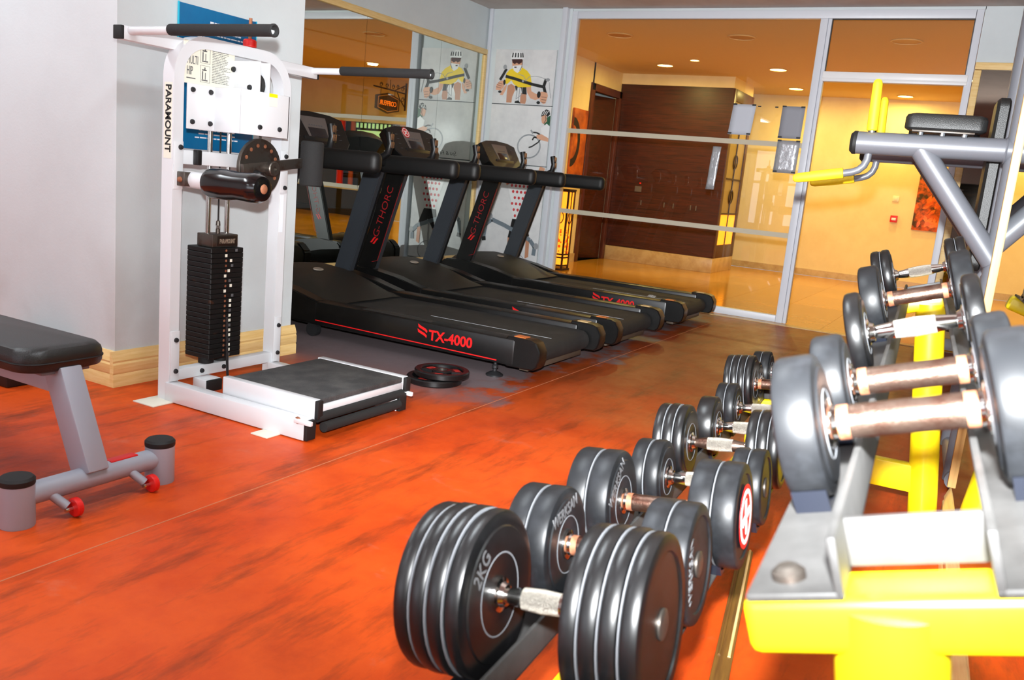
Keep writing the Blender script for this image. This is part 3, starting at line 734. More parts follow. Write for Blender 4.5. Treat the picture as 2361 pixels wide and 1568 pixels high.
# upper shields
sh = MB()
sh.box((2.612, 3.022, 1.185), (2.765, 3.030, 1.372), 0.002)
sh.box((2.757, 2.865, 1.185), (2.765, 3.030, 1.372), 0.002)
sh.box((2.757, 2.862, 1.185), (3.045, 2.870, 1.372), 0.002)
sh.box((3.037, 2.862, 1.185), (3.045, 3.030, 1.372), 0.002)
sh.box((3.04, 3.022, 1.185), (3.19, 3.030, 1.372), 0.002)
se = hp('pulley_shield', sh, M_white)
for x, z in ((2.637, 1.347), (2.733, 1.347), (2.637, 1.215), (2.733, 1.215)): hp('bolt', bolt((x, 3.022, z), (0, -1, 0)), M_darkgrey, se)
for x, z in ((2.865, 1.222), (2.985, 1.222)): hp('bolt', bolt((x, 2.862, z), (0, -1, 0)), M_darkgrey, se)
hp('warning_label', B((2.915, 2.8605, 1.318), (2.965, 2.8622, 1.372)), M_label, se)
hp('warning_band', B((2.915, 2.8598, 1.357), (2.965, 2.8612, 1.372)), M_yellow, se)
cv = MB()
cv.box((2.868, 2.875, 1.372), (2.876, 3.05, 1.50), 0.003); cv.box((2.925, 2.875, 1.372), (2.933, 3.05, 1.50), 0.003)
cc = hp('pulley_cheek', cv, M_white)
hp('pulley', MB().lathe([(0.001, -0.014), (0.055, -0.014), (0.048, 0), (0.055, 0.014), (0.001, 0.014)], frame((0, 1, 0), (0, 0, 1), (1, 0, 0), (2.90, 2.94, 1.40)), 24), M_blackm)
for y, z in ((3.03, 1.462), (2.93, 1.388)): hp('bolt', bolt((2.868, y, z), (-1, 0, 0), 0.012), M_darkgrey, cc)
ip = hp('instruction_panel', B((2.605, 3.040, 1.372), (2.880, 3.046, 1.545)), M_label)
text('panel_lettering', 'MULTI', 0.050, (1, 0, 0), (0, 0, 1), Vector((2.618, 3.0385, 1.452)) - MO, M_inkg, ip, sx=0.42, off=-0.0004)
text('panel_lettering', 'HIP', 0.050, (1, 0, 0), (0, 0, 1), Vector((2.618, 3.0385, 1.408)) - MO, M_inkg, ip, sx=0.42)
ik = MB()
for z0 in (1.385, 1.463):
    for a, b, c, d in ((2.69, 2.742, z0, z0 + 0.001), (2.69, 2.742, z0 + 0.068, z0 + 0.069), (2.69, 2.691, z0, z0 + 0.069), (2.741, 2.742, z0, z0 + 0.069)):
        ik.box((a, 3.0390, c), (b, 3.0400, d))
    ik.box((2.700, 3.039, z0 + 0.012), (2.705, 3.040, z0 + 0.045)); ik.box((2.716, 3.039, z0 + 0.012), (2.719, 3.040, z0 + 0.040))
    ik.box((2.698, 3.039, z0 + 0.006), (2.730, 3.040, z0 + 0.011)); ik.box((2.700, 3.039, z0 + 0.048), (2.724, 3.040, z0 + 0.053)); ik.box((2.712, 3.039, z0 + 0.05), (2.717, 3.040, z0 + 0.062))
z = 1.533
while z > 1.385:
    x = 2.754; e = random.uniform(2.82, 2.858)
    while x < e:
        l = random.uniform(0.006, 0.02); ik.box((x, 3.0390, z), (min(x + l, e), 3.0400, z + 0.0022)); x += l + 0.003
    z -= 0.0068
ik.box((2.618, 3.039, 1.392), (2.665, 3.040, 1.396))
hp('printed_diagram', ik, M_inkg, ip)
# maker plate on the left upright
hp('maker_plate', B((2.5522, 3.045, 1.055), (2.5532, 3.092, 1.365)), M_label, fa)
text('maker_lettering', 'PARAMOUNT', 0.046, (0, 0, -1), (0, -1, 0), Vector((2.5516, 3.082, 1.357)) - MO, M_ink, hm, off=0.0012, sx=0.98)
hp('fine_print', B((3.19, 3.034, 0.74), (3.215, 3.0352, 0.92)), M_print)
# top cross tube and handles
hp('handle_crosstube', B((2.345, 3.075, 1.498), (3.46, 3.125, 1.552), 0.004), M_white)
for x, s in ((2.345, -1), (3.46, 1)): hp('end_cap', B((x + (-0.014 if s < 0 else -0.002), 3.076, 1.499), (x + (0.002 if s < 0 else 0.014), 3.124, 1.551), 0.003), M_blackm)
for x, y1 in ((2.375, 2.32), (3.435, 2.37)):
    hp('handle_tube', MB().cyl((x, 3.08, 1.535), (x, y1 + 0.01, 1.542), 0.0165, seg=18), M_white)
    hp('handle_grip', MB().lathe([(0.021, 0), (0.0215, 0.004), (0.0215, 0.52), (0.0235, 0.525), (0.0235, 0.532), (0.018, 0.534), (0.012, 0.520)], frame((1, 0, 0), (0, 0, -1), (0, -1, 0), (x, y1 + 0.53, 1.540)), 22), M_foam)
hp('pop_pin_rod', MB().cyl((2.985, 3.06, 1.57), (2.985, 3.06, 1.70), 0.008, seg=10), M_rusty)
hp('pop_pin_knob', MB().lathe([(0.020, 0), (0.030, 0.004), (0.030, 0.030), (0.024, 0.036), (0.009, 0.037)], Matrix.Translation((2.985, 3.06, 1.572)), 18), M_redhot)
# roller pad fixed to the left upright
hp('roller_bracket', B((2.572, 2.985, 0.945), (2.640, 3.035, 1.005), 0.004), M_steelw)
hp('roller_bolt', bolt((2.572, 3.01, 0.972), (-1, 0, 0), 0.012), M_rusty)
hp('roller_tube', MB().cyl((2.625, 3.03, 0.975), (2.625, 2.86, 0.972), 0.036, seg=20), M_white)
hp('roller_pad', MB().lathe([(0.001, 0), (0.040, 0.0), (0.058, 0.012), (0.064, 0.035), (0.063, 0.12), (0.057, 0.18), (0.061, 0.25), (0.060, 0.285), (0.050, 0.308), (0.028, 0.314), (0.001, 0.312)], frame((1, 0, 0), (0, 0, -1), (0, -1, 0), (2.625, 2.90, 0.970)), 28), M_leather)
hp('roller_end', MB().lathe([(0.001, 0), (0.018, 0), (0.020, 0.003), (0.012, 0.008), (0.001, 0.009)], frame((1, 0, 0), (0, 0, -1), (0, -1, 0), (2.625, 2.588, 0.970)), 14), M_rusty)
# swinging lever with index disc and pad
dm = MB(); Md = frame((1, 0, 0), (0, 0, -1), (0, -1, 0), (2.985, 2.985, 1.045))
dm.lathe([(0.001, 0), (0.128, 0), (0.130, 0.003), (0.130, 0.017), (0.128, 0.020), (0.001, 0.020)], Md, 40)
dd = hp('index_disc', dm, M_steelw)
hl = MB()
for i in range(14):
    q = 2 * pi * i / 14
    hl.lathe([(0.001, 0), (0.009, 0), (0.009, 0.0012), (0.001, 0.0013)], Md @ Matrix.Translation((0.10 * cos(q), 0.10 * sin(q), 0.0202)), 10)
hp('index_hole', hl, M_rusty, dd)['kind'] = 'stuff'
hp('disc_bearing', MB().cyl((2.985, 3.05, 1.045), (2.985, 2.985, 1.045), 0.05, seg=20), M_white)
hp('disc_link', MB().cyl((2.985, 2.975, 1.17), (2.985, 2.975, 1.25), 0.006, seg=8), M_steelw)
lv = MB(); Ml = Matrix.Translation((2.985, 0, 1.045)) @ Matrix.Rotation(rad(-7), 4, 'Y')
lv.box((-0.13, 2.940, -0.018), (0.275, 2.960, 0.028), 0.003, Ml)
hp('lever_bar', lv, M_steelw)
hp('lever_hub', MB().lathe([(0.001, 0), (0.034, 0), (0.034, 0.03), (0.030, 0.034), (0.012, 0.034), (0.012, 0.026), (0.001, 0.026)], frame((1, 0, 0), (0, 0, -1), (0, -1, 0), (3.02, 2.945, 1.045)), 22), M_steelw)
hp('lever_knob', MB().cyl((2.93, 2.94, 1.02), (2.93, 2.90, 1.015), 0.016, 0.012, seg=14), M_black)
hp('lever_pad', MB().lathe([(0.001, 0), (0.048, 0.0), (0.054, 0.006), (0.055, 0.015), (0.055, 0.20), (0.053, 0.209), (0.046, 0.214), (0.001, 0.214)], Matrix.Translation((3.285, 2.93, 0.975)), 28), M_foam)

# ------------------------------------------------------------------ flat bench at the left edge
bn = thing('flat_bench', 'black padded flat bench with a chipped silver foot, cut off by the left edge', 'bench', (1.65, 2.30, 0))
part('foot_tube', MB().cyl((-0.22, 0, 0.085), (0.24, 0.0, 0.085), 0.034, seg=22), M_silverw, bn)
for x in (-0.235, 0.255):
    part('foot_post', MB().lathe([(0.046, 0), (0.047, 0.004), (0.047, 0.128), (0.045, 0.13), (0.001, 0.13)], Matrix.Translation((x, 0, 0)), 26), M_silverw, bn)
    part('rubber_cap', MB().lathe([(0.047, 0.126), (0.0485, 0.13), (0.0485, 0.142), (0.042, 0.149), (0.001, 0.150)], Matrix.Translation((x, 0, 0)), 26), M_blackm, bn)
    wx = -0.105 if x < 0 else 0.165
    part('wheel_fork', MB().cyl((wx - 0.04, -0.02, 0.072), (wx - 0.01, -0.05, 0.035), 0.014, seg=12), M_silverw, bn)
    wh = part('transport_wheel', MB().lathe([(0.001, -0.010), (0.026, -0.010), (0.029, -0.007), (0.029, 0.007), (0.026, 0.010), (0.001, 0.010)], frame((0, 1, 0), (0, 0, 1), (1, 0, 0), (wx + 0.01, -0.062, 0.030)), 22), M_redhot, bn)
    part('axle', MB().cyl((wx - 0.022, -0.06, 0.027), (wx + 0.026, -0.06, 0.027), 0.007, seg=12), M_chrome, bn)
part('red_mark', B((0.06, -0.014, 0.114), (0.16, 0.02, 0.1205), 0.003), M_red, bn)
mb = MB(); Mp = frame((1, 0, 0), Vector((0, 0.45, 1)).normalized().cross(Vector((1, 0, 0))), Vector((0, 0.45, 1)).normalized(), (0, 0.0, 0.095))
mb.box((-0.036, -0.045, 0.0), (0.036, 0.045, 0.335), 0.006, Mp)
part('seat_post', mb, M_silverw, bn)
part('seat_plate', B((-0.08, 0.12, 0.393), (0.08, 0.9, 0.405), 0.003), M_silver, bn)
part('spine', B((-0.035, 0.10, 0.33), (0.035, 1.0, 0.393), 0.006), M_silverw, bn)
pts = []
def rrect(x0, x1, y0, y1, r, n=6):
    out = []
    for cx, cy, q0 in ((x1 - r, y1 - r, 0), (x0 + r, y1 - r, pi / 2), (x0 + r, y0 + r, pi), (x1 - r, y0 + r, 1.5 * pi)):
        out += [(cx + r * cos(q0 + pi / 2 * i / n), cy + r * sin(q0 + pi / 2 * i / n)) for i in range(n + 1)]
    return out
mb = MB(); rings = []
for ins, z in ((0.018, 0.402), (0.004, 0.408), (0.0, 0.420), (0.0, 0.448), (0.003, 0.462), (0.012, 0.474), (0.03, 0.480)):
    rings.append([Vector((a, b, z)) for a, b in rrect(-0.145 + ins, 0.145 - ins, 0.10 + ins, 1.10 - ins, 0.07)])
mb.poly(rings); part('seat_pad', mb, M_vinyl, bn)
part('pad_piping', MB().tube([(a, b, 0.434) for a, b in rrect(-0.146, 0.146, 0.099, 1.101, 0.071)], 0.003, 6), M_blackm, bn)
part('back_foot', MB().cyl((-0.25, 0.95, 0.035), (0.25, 0.95, 0.035), 0.034, seg=18), M_silverw, bn)
part('back_post', B((-0.03, 0.92, 0.06), (0.03, 0.98, 0.34)), M_silverw, bn)

# black step box by the pillar
bx = thing('step_box', 'low black plastic box on the floor behind the bench, against the pillar', 'box', (2.36, 3.85, 0))
part('body', B((-0.165, -0.22, 0), (0.155, 0.22, 0.17), 0.012), M_black, bx)
part('rib', B((-0.172, -0.226, 0.12), (0.16, 0.226, 0.14), 0.004), M_blackm, bx)
part('top_mat', B((-0.15, -0.20, 0.17), (0.14, 0.20, 0.178), 0.003), M_foam, bx)

# ------------------------------------------------------------------ weight plates lying on the floor
def floor_plate(loc, rot, label):
    t = thing('weight_plate', label, 'weight plate', loc, rot, 'weight plates stacked on the floor')
    mb = MB(); I = Matrix.Identity(4)
    mb.lathe([(0.112, 0.004), (0.118, 0.0), (0.142, 0.0), (0.148, 0.006), (0.148, 0.027), (0.143, 0.033), (0.120, 0.033), (0.113, 0.027)], I, 48, True)
    part('rim', mb, M_rubber2, t)
    part('hub', MB().lathe([(0.0265, 0.003), (0.05, 0.003), (0.054, 0.008), (0.054, 0.024), (0.046, 0.031), (0.030, 0.031), (0.0265, 0.028)], I, 32, True), M_rubber2, t)
    part('bore_sleeve', MB().lathe([(0.024, 0.002), (0.0265, 0.002), (0.0265, 0.032), (0.024, 0.032)], I, 28, True), M_steelw, t)
    for k in range(3):
        q = 2 * pi * k / 3 + 0.5; R = Matrix.Rotation(q, 4, 'Z')
        mb = MB(); pts = []
        for r, a in ((0.046, 0.62), (0.118, 0.52), (0.118, -0.52), (0.046, -0.62)): pts.append((r * cos(a), r * sin(a)))
        mb.prism(pts, R, 0.006, 0.024)
        sp = part('spoke', mb, M_rubber2, t)
        part('red_mark', MB().box((0.068, -0.022, 0.0238), (0.096, 0.022, 0.0250), M=R), mat('plate_red', (168, 36, 30), 0.5), sp)
    return t
floor_plate((3.79, 2.455, 0.0), 0.3, 'lower of the two black weight plates stacked on the floor')
floor_plate((3.83, 2.435, 0.0335), 0.9, 'upper black weight plate with red marks lying on the stack by the treadmill')

# ------------------------------------------------------------------ dumbbell rack
RO = Vector((3.351, 0.035, 0))
def loc(s, v, w): return RO - RX * s + RY * v + Vector((0, 0, w))
FR = frame(-RX, -RY, (0, 0, 1), RO)          # rack local: x = s (towards the camera), y = -v, z = up
rk = thing('dumbbell_rack', 'yellow two-tier dumbbell rack with worn grey rails along the right mirror', 'dumbbell rack', M=FR)
SL = 2.63
TU, TLW = rad(18), rad(7)
UO = (0.124, 0.842)        # upper tier centre (v, w)
LO = (0.555, 0.385)        # lower tier
def tier(o, t):            # matrix rack-local: X=s, Y=across (towards +v), Z=normal
    ev = Vector((0, -cos(t), -sin(t))); en = Vector((0, -sin(t), cos(t)))
    return frame((1, 0, 0), ev, en, (0, -o[0], o[1]))
MU, ML = tier(UO, TU), tier(LO, TLW)
for s in (0.0, SL):
    mb = MB(); lean = 0.102 if s == 0 else 0.140
    mb.cyl((s, 0, 0.012), (s, -lean, 0.815), 0.0485 if s == 0 else 0.043, seg=30); part('post', mb, M_yellow, rk)
    part('foot_ring', MB().lathe([(0.052, 0), (0.070, 0.002), (0.076, 0.012), (0.070, 0.024), (0.050, 0.028)], Matrix.Translation((s, 0, 0)), 30), M_blackm, rk)
    part('upper_crossbar', MB().box((s - 0.032, -0.14, -0.052), (s + 0.032, 0.134, -0.004), 0.010, MU, 3), M_yellow, rk)
    mb = MB(); mb.box((s - 0.025, -0.66, 0.135), (s + 0.025, -0.01, 0.235), 0.006); part('lower_strut', mb, M_yellow, rk)
    mb = MB(); mb.box((s - 0.028, -LO[0] - 0.03, 0.235), (s + 0.028, -LO[0] + 0.03, 0.345), 0.004); part('lower_bracket', mb, M_yellow, rk)
    part('lower_crossbar', MB().box((s - 0.03, -0.150, -0.055), (s + 0.03, 0.150, -0.006), 0.008, ML, 2), M_yellow, rk)
    mb = MB(); mb.box((s - 0.03, -0.66, 0.0), (s + 0.03, -0.60, 0.14), 0.006); part('front_foot', mb, M_yellow, rk)
for M, h, in_, out in ((MU, 0.046, 0.052, 0.128), (ML, 0.050, 0.052, 0.140)):
    for sg in (-1, 1):
        mb = MB(); a, b = sorted((sg * in_, sg * (in_ + 0.007))); mb.box((-0.035, a, -0.004), (SL + 0.035, b, h), 0.0015, M)
        a, b = sorted((sg * in_, sg * out)); mb.box((-0.035, a, -0.004), (SL + 0.035, b, 0.002), 0.0015, M)
        rl = part('rail', mb, M_rail, rk)
        for s in (0.0, SL):
            part('rail_bolt', MB().lathe([(0.001, 0), (0.014, 0), (0.014, 0.006), (0.008, 0.011), (0.001, 0.012)], M @ Matrix.Translation((s, sg * (in_ + out) / 2 + sg * 0.008, 0.002)), 16), M_steelw, rl)
    for s in (0.03, SL - 0.03):
        part('rail_tie', MB().box((s - 0.004, -in_, 0.0), (s + 0.004, in_, h * 0.9), 0.0015, M), M_rail, rk)
part('kick_rail', MB().box((0.05, -0.655, 0.16), (SL - 0.05, -0.615, 0.20), 0.004), M_yellow, rk)

def saddle(M, s, y0, y1, R, ax):
    """cradle under one dumbbell head: notch of radius R about height ax"""
    top = max(0.028, ax - R * 0.80)
    half = 0.050
    pts = [(-half + 0.014, 0.002), (half - 0.014, 0.002), (half, top), (half - 0.008, top)]
    n = 8; rr = R + 0.003
    x1 = half - 0.012
    q1 = math.asin(min(0.95, x1 / rr))
    for i in range(n + 1):
        q = q1 - 2 * q1 * i / n
        pts.append((rr * sin(q), max(0.004, ax - rr * cos(q))))
    pts += [(-half + 0.008, top), (-half, top)]
    a, b = sorted((y0, y1)); mb = MB()
    # profile lives in (s, normal); extrude across
    Mx = M @ frame((1, 0, 0), (0, 0, 1), (0, -1, 0), (s, 0, 0))
    mb.prism(pts, Mx, -b, -a)
    return mb

def ray_s(u, v, wz):
    d = Fv * FPX + Rv * (u - IMW / 2) + Dv * (v - IMH / 2)
    p = CAMP + d * ((wz - CAMH) / d.z); q = p - RO
    return -(q.dot(RX)), q.dot(RY)

def dumbbell(M, rackM, s, off, R, th, npl, grip, style, face, label, group, roll=0.0):
    """M: world matrix of the tier; s: position; off: sideways shift; R radius; th head thickness"""
    ax = R + 0.010
    Mw = M @ Matrix.Translation((s, off, ax)) @ frame((0, 1, 0), (1, 0, 0), (0, 0, 1))   # local X along the handle
    base = Mw @ Matrix.Translation((0, 0, -R))
    t = thing('dumbbell', label, 'dumbbell', M=base, group=group)
    C = Matrix.Translation((0, 0, R)) @ Matrix.Rotation(roll, 4, 'X')
    g = grip / 2
    for sg in (-1, 1):
        Mx = C @ frame((0, 1, 0), (0, 0, 1), (1, 0, 0)) @ (Matrix.Identity(4) if sg > 0 else Matrix.Rotation(pi, 4, 'X'))
        # local z of Mx now points outwards
        pt = th / npl; z = g
        for k in range(npl):
            r = R * (1.0 if (0 < k < npl - 1 or npl == 1) else 0.985); b = min(0.008, pt * 0.35)
            prof = [(0.001, z), (r * 0.30, z), (r * 0.34, z - (0.0015 if k == 0 else 0)), (r * 0.80, z - (0.0015 if k == 0 else 0)), (r * 0.82, z + 0.001), (r - b * 1.2, z + 0.0005), (r - b * 0.3, z + b * 0.4), (r, z + b), (r, z + pt - b), (r - b * 0.3, z + pt - b * 0.4), (r - b * 1.2, z + pt - 0.0005)]
            if k == npl - 1: prof += [(r * 0.80, z + pt - 0.001), (r * 0.78, z + pt - 0.004), (r * 0.30, z + pt - 0.004), (0.001, z + pt - 0.004)]
            else: prof += [(0.001, z + pt - 0.0005)]
            pl = part('plate', MB().lathe(prof, Mx, 44), face, t)
            if k > 0 and npl > 1:
                part('groove_line', MB().lathe([(r - 0.006, z - 0.0006), (r + 0.0004 - 0.002, z - 0.0006), (r + 0.0004 - 0.002, z + 0.0012), (r - 0.006, z + 0.0012)], Mx, 44, True), M_groove, pl)
            z += pt
        part('collar', MB().lathe([(0.012, g - 0.014), (0.016, g - 0.013), (0.019, g - 0.006), (0.026, g - 0.004), (0.027, g + 0.002), (0.012, g + 0.003)], Mx, 24), M_chrome, t)
        part('face_ring', MB().lathe([(R * 0.46, g - 0.0005), (R * 0.49, g - 0.0022), (R * 0.51, g - 0.0005)], Mx, 40, True), M_groove, t)
        part('end_nut', MB().lathe([(0.001, g + th - 0.004), (0.022, g + th - 0.004), (0.022, g + th - 0.001), (0.017, g + th + 0.001), (0.001, g + th)], Mx, 22), M_steelw, t)
    Mh = C @ frame((0, 1, 0), (0, 0, 1), (1, 0, 0))
    if style == 'straight':
        rr = 0.0175
        part('handle', MB().lathe([(rr * 0.97, -g + 0.012), (rr, -g + 0.016), (rr, g - 0.016), (rr * 0.97, g - 0.012)], Mh, 28), M_rust, t)
        for sg in (-1, 1):
            part('rust_band', MB().lathe([(rr + 0.0004, sg * (g - 0.022)), (rr + 0.0006, sg * (g - 0.016)), (rr + 0.0004, sg * (g - 0.011))], Mh, 28), M_rusty, t)
    else:
        prof = [(0.016, -g + 0.004), (0.011, -g + 0.014), (0.0125, -g + 0.024), (0.0145, -g * 0.5)]
        prof2 = [(0.0155, -g * 0.42), (0.0172, 0.0), (0.0155, g * 0.42)]
        full = prof + prof2 + [(r, -h) for r, h in reversed(prof)]
        part('handle', MB().lathe(full, Mh, 28), M_chrome if style == 'contour' else M_rust, t)
        part('knurling', MB().lathe([(r + 0.0006, h) for r, h in prof2], Mh, 28), M_knurl, t)
    # cradles belong to the rack
    for sg in (-1, 1):
        y0 = off + sg * (g + 0.006); y1 = off + sg * (g + min(th, 0.06) - 0.004)
        part('saddle', saddle(rackM, s, y0, y1, R, ax), M_saddle, rk)
    return t, C, g
M_groove = mat('grey_groove', (104, 106, 110), 0.5)
WU, WLW = FR @ MU, FR @ ML
def sz(u, v, R, M, off):
    """s where the left inner hub (off + half grip) meets the pixel's ray, at the tier's height"""
    p = M @ Vector((0, off, R + 0.010)); return ray_s(u, v, p.z)[0]
GU = 'dumbbells on the upper tier'; GL = 'dumbbells on the lower tier'
upper = [ # handle centre pixel, R, thickness, plates, style, face, label
    ((2080, 957), 0.074, 0.044, 1, 'straight', M_rubber, 'upper-tier dumbbell nearest the camera, rusty straight handle'),
    ((2098, 865), 0.067, 0.042, 1, 'straight', M_rubber, 'second upper-tier dumbbell from the camera, with a green mark on its left head'),
    ((2097, 751), 0.077, 0.030, 1, 'contour', M_rubber2, 'upper-tier dumbbell with thin plates and a chrome contoured handle'),
    ((2112, 679), 0.086, 0.046, 1, 'straight', M_rubber, 'rust-brown handled dumbbell second from the far end of the upper tier'),
    ((2129, 626), 0.090, 0.060, 2, 'contour', M_rubber2, 'farthest upper-tier dumbbell with black two-plate heads and chrome handle'),
]
UDB = []
for px, R, th, n, st, fc, lb in upper:
    s = sz(px[0], px[1], R, WU, 0.0)
    gr = 0.150 if st == 'straight' else 0.160
    UDB.append(dumbbell(WU, MU, s, 0.0, R, th, n, gr, st, fc, lb, GU, random.uniform(0, 6)))
o, Cc, g = UDB[1]
part('green_mark', MB().box((g + 0.008, -0.012, 0.0655), (g + 0.028, 0.012, 0.0668), M=Matrix.Translation((0, 0, 0.066))), mat('green_paint', (150, 190, 80), 0.6), o)

lower = [ # left inner hub pixel, R, thickness, plates, style, face, label
    ((1160, 1372), 0.126, 0.110, 4, 'contour', M_rubber2, 'largest four-plate dumbbell at the near end of the lower tier'),
    ((1312, 1256), 0.103, 0.085, 2, 'straight', M_rubber, 'second lower-tier dumbbell from the near end, embossed lettering on its grey heads'),
    ((1440, 1158), 0.104, 0.092, 2, 'straight', M_rubber, 'lower-tier dumbbell with a round red and white sticker on its right head'),
    ((1545, 1105), 0.085, 0.070, 2, 'contour', M_rubber, 'fourth lower-tier dumbbell from the near end with chrome handle'),
    ((1595, 1022), 0.098, 0.080, 3, 'rustcontour', M_rubber2, 'lower-tier dumbbell with orange rusted handle neck and pale knurling'),
    ((1665, 988), 0.084, 0.050, 1, 'contour', M_rubber2, 'sixth lower-tier dumbbell from the near end, small plain heads and bright handle'),
    ((1710, 945), 0.078, 0.062, 2, 'contour', M_rubber, 'seventh lower-tier dumbbell from the near end with dusty grey heads'),
    ((1747, 889), 0.100, 0.095, 4, 'straight', M_rubber2, 'lower-tier dumbbell with four-plate heads and rusty handle near the far end'),
    ((1764, 872), 0.074, 0.06, 1, 'contour', M_rubber2, 'lower-tier dumbbell mostly hidden behind the far four-plate one'),
    ((1797, 851), 0.082, 0.066, 2, 'contour', M_rubber, 'farthest dumbbell on the lower tier'),
]
LDB = []; prev = None
for i, (px, R, th, n, st, fc, lb) in enumerate(lower):
    gr = 0.14 if i == 0 else 0.152
    s = sz(px[0], px[1], R, WLW, gr / 2)
    sv = ray_s(px[0], px[1], (WLW @ Vector((0, gr / 2, R + 0.01))).z)[1]
    if prev is not None: s = min(s, prev[0] - (R + prev[1] + 0.004))
    if i == 8: s = prev[0] - (R + prev[1] + 0.004)      # pushed right up against its neighbour
    s = max(s, -0.025); prev = (s, R)
    LDB.append(dumbbell(WLW, ML, s, max(-0.04, min(0.03, sv - gr / 2 - LO[0] - 0.01)), R, th, n, gr, st, fc, lb, GL, 0.0))
def face_text(db, sg, inner, st, size, ang, rr, th, m):
    o, C, g = db
    n = Vector((-sg if inner else sg, 0, 0))
    up = Vector((0, sin(ang), cos(ang))); right = up.cross(n)
    px = sg * (g - 0.0012) if inner else sg * (g + th - 0.0032)
    org = C @ Vector((px, 0, 0)) + up * rr
    text('embossed_lettering', st, size, right, up, org, m, o, align='CENTER', off=0.0004, sx=0.8)
M_emb = mat('embossed_grey', (84, 84, 86), 0.6)
# the +X end of a dumbbell is the one away from the mirror (left in the view)
face_text(LDB[0], 1, True, '2KG', 0.036, 0.75, 0.068, 0.110, M_emb)
face_text(LDB[1], 1, True, 'WERKSAN', 0.030, 0.15, 0.054, 0.085, M_emb)
face_text(LDB[2], 1, True, 'WERKSAN', 0.030, 0.7, 0.054, 0.092, M_emb)
face_text(LDB[1], -1, False, 'WERKSAN', 0.030, 1.5, 0.04, 0.085, M_emb)
o, C, g = LDB[2]
bezel_sticker(o, C @ frame((0, -1, 0), (0, 0, 1), (-1, 0, 0), (-(g + 0.092 + 0.0012), 0, 0)) , 0.062, spin=0.15)

# wooden moulding strip on the floor under the rack
t = thing('moulding_strip', 'narrow brown wooden moulding strip lying on the floor under the rack', 'moulding', (2.2, 0.425, 0), rad(9.5))
part('strip', B((-0.75, -0.022, 0), (0.5, 0.022, 0.012), 0.003), mat('brown_moulding', (118, 82, 34), 0.4, rgb2=(92, 60, 26), vscale=4, stretch=(1, 20, 1)), t)
part('bead', MB().cyl((-0.2, 0.012, 0.012), (0.5, 0.012, 0.012), 0.004, seg=8), MATS['brown_moulding'], t)
part('bead', MB().cyl((-0.2, -0.012, 0.012), (0.5, -0.012, 0.012), 0.004, seg=8), M_woodb, t)

# ------------------------------------------------------------------ dip station
DO = Vector((4.0, -0.045, 0)); DI = frame(RX, RY, (0, 0, 1), DO)
dp = thing('dip_station', 'silver tube dip station with yellow grips and black elbow pads', 'gym machine', M=DI)
SEP = 0.62; TR = 0.046
for k in (0, 1):
    x = k * SEP
    part('post', MB().cyl((x, 0, 0.03), (x, 0, 2.35), TR, seg=28), M_silver, dp)
    part('arm_tube', MB().cyl((x, 0.0, 1.395), (x, 0.605, 1.388), TR, seg=28), M_silver, dp)
    part('arm_cap', MB().lathe([(TR + 0.001, 0), (TR + 0.002, 0.004), (TR + 0.002, 0.014), (TR - 0.01, 0.026), (0.001, 0.028)], frame((1, 0, 0), (0, 0, -1), (0, 1, 0), (x, 0.598, 1.388)), 26), M_blackm, dp)
    part('brace_tube', MB().cyl((x, 0.355, 1.385), (x, 0.015, 0.955), TR * 0.95, seg=26), M_silver, dp)
    part('weld_bead', MB().lathe([(TR + 0.004, -0.004), (TR + 0.007, 0), (TR + 0.004, 0.004)], frame((1, 0, 0), (0, 0, -1), (0, 1, 0), (x, 0.046, 1.394)), 24, True), M_silver, dp)
    # upright grip
    part('grip_stub', MB().cyl((x, 0.545, 1.42), (x, 0.547, 1.46), 0.016, seg=16), M_chrome, dp)
    part('upright_grip', MB().lathe([(0.018, 0), (0.0215, 0.004), (0.0205, 0.10), (0.019, 0.19), (0.015, 0.202), (0.008, 0.208), (0.001, 0.209)], Matrix.Translation((x, 0.548, 1.440)) @ Matrix.Rotation(rad(-2), 4, 'X'), 20), M_gripy, dp)
    # dip handle
    hp_ = [(x, 0.545, 1.36), (x, 0.548, 1.32), (x, 0.557, 1.295), (x, 0.575, 1.276), (x, 0.60, 1.265), (x, 0.64, 1.256), (x, 0.70, 1.247)]
    part('dip_handle', MB().tube(hp_, 0.0155, 16), M_silver, dp)
    a = Vector((x, 0.632, 1.259)); b = Vector((x, 0.835, 1.219)); z = (b - a).normalized(); xx = Vector((1, 0, 0)); L_ = (b - a).length
    part('dip_grip', MB().lathe([(0.016, 0), (0.0225, 0.002), (0.0225, L_ * 0.5), (0.020, L_ * 0.9), (0.016, L_ * 0.97), (0.009, L_), (0.001, L_ + 0.001)], frame(xx, z.cross(xx), z, a), 20), M_gripy, dp)
    # elbow pad
    part('pad_bracket', B((x - 0.045, 0.165, 1.444), (x + 0.045, 0.395, 1.452), 0.002), M_steelw, dp)
    for y in (0.20, 0.28, 0.36): part('bracket_bolt', MB().cyl((x - 0.03, y, 1.432), (x - 0.03, y, 1.446), 0.012, seg=10), M_chrome, dp)
    mb = MB(); rings = []
    for ins, z_ in ((0.012, 1.452), (0.0, 1.460), (0.0, 1.500), (0.006, 1.512), (0.022, 1.518)):
        rings.append([Vector((x + p, q, z_)) for p, q in rrect(-0.06 + ins, 0.06 - ins, 0.125 + ins, 0.425 - ins, 0.03)])
    mb.poly(rings); part('elbow_pad', mb, M_vinyl, dp)
part('crossbar', MB().cyl((0, 0, 2.25), (SEP, 0, 2.25), TR, seg=24), M_silver, dp)
part('crossbar', MB().cyl((0, -0.02, 0.85), (SEP, -0.02, 0.85), TR * 0.8, seg=24), M_silver, dp)
part('base_tube', MB().cyl((-0.06, 0, 0.045), (SEP + 0.06, 0, 0.045), 0.04, seg=20), M_silver, dp)
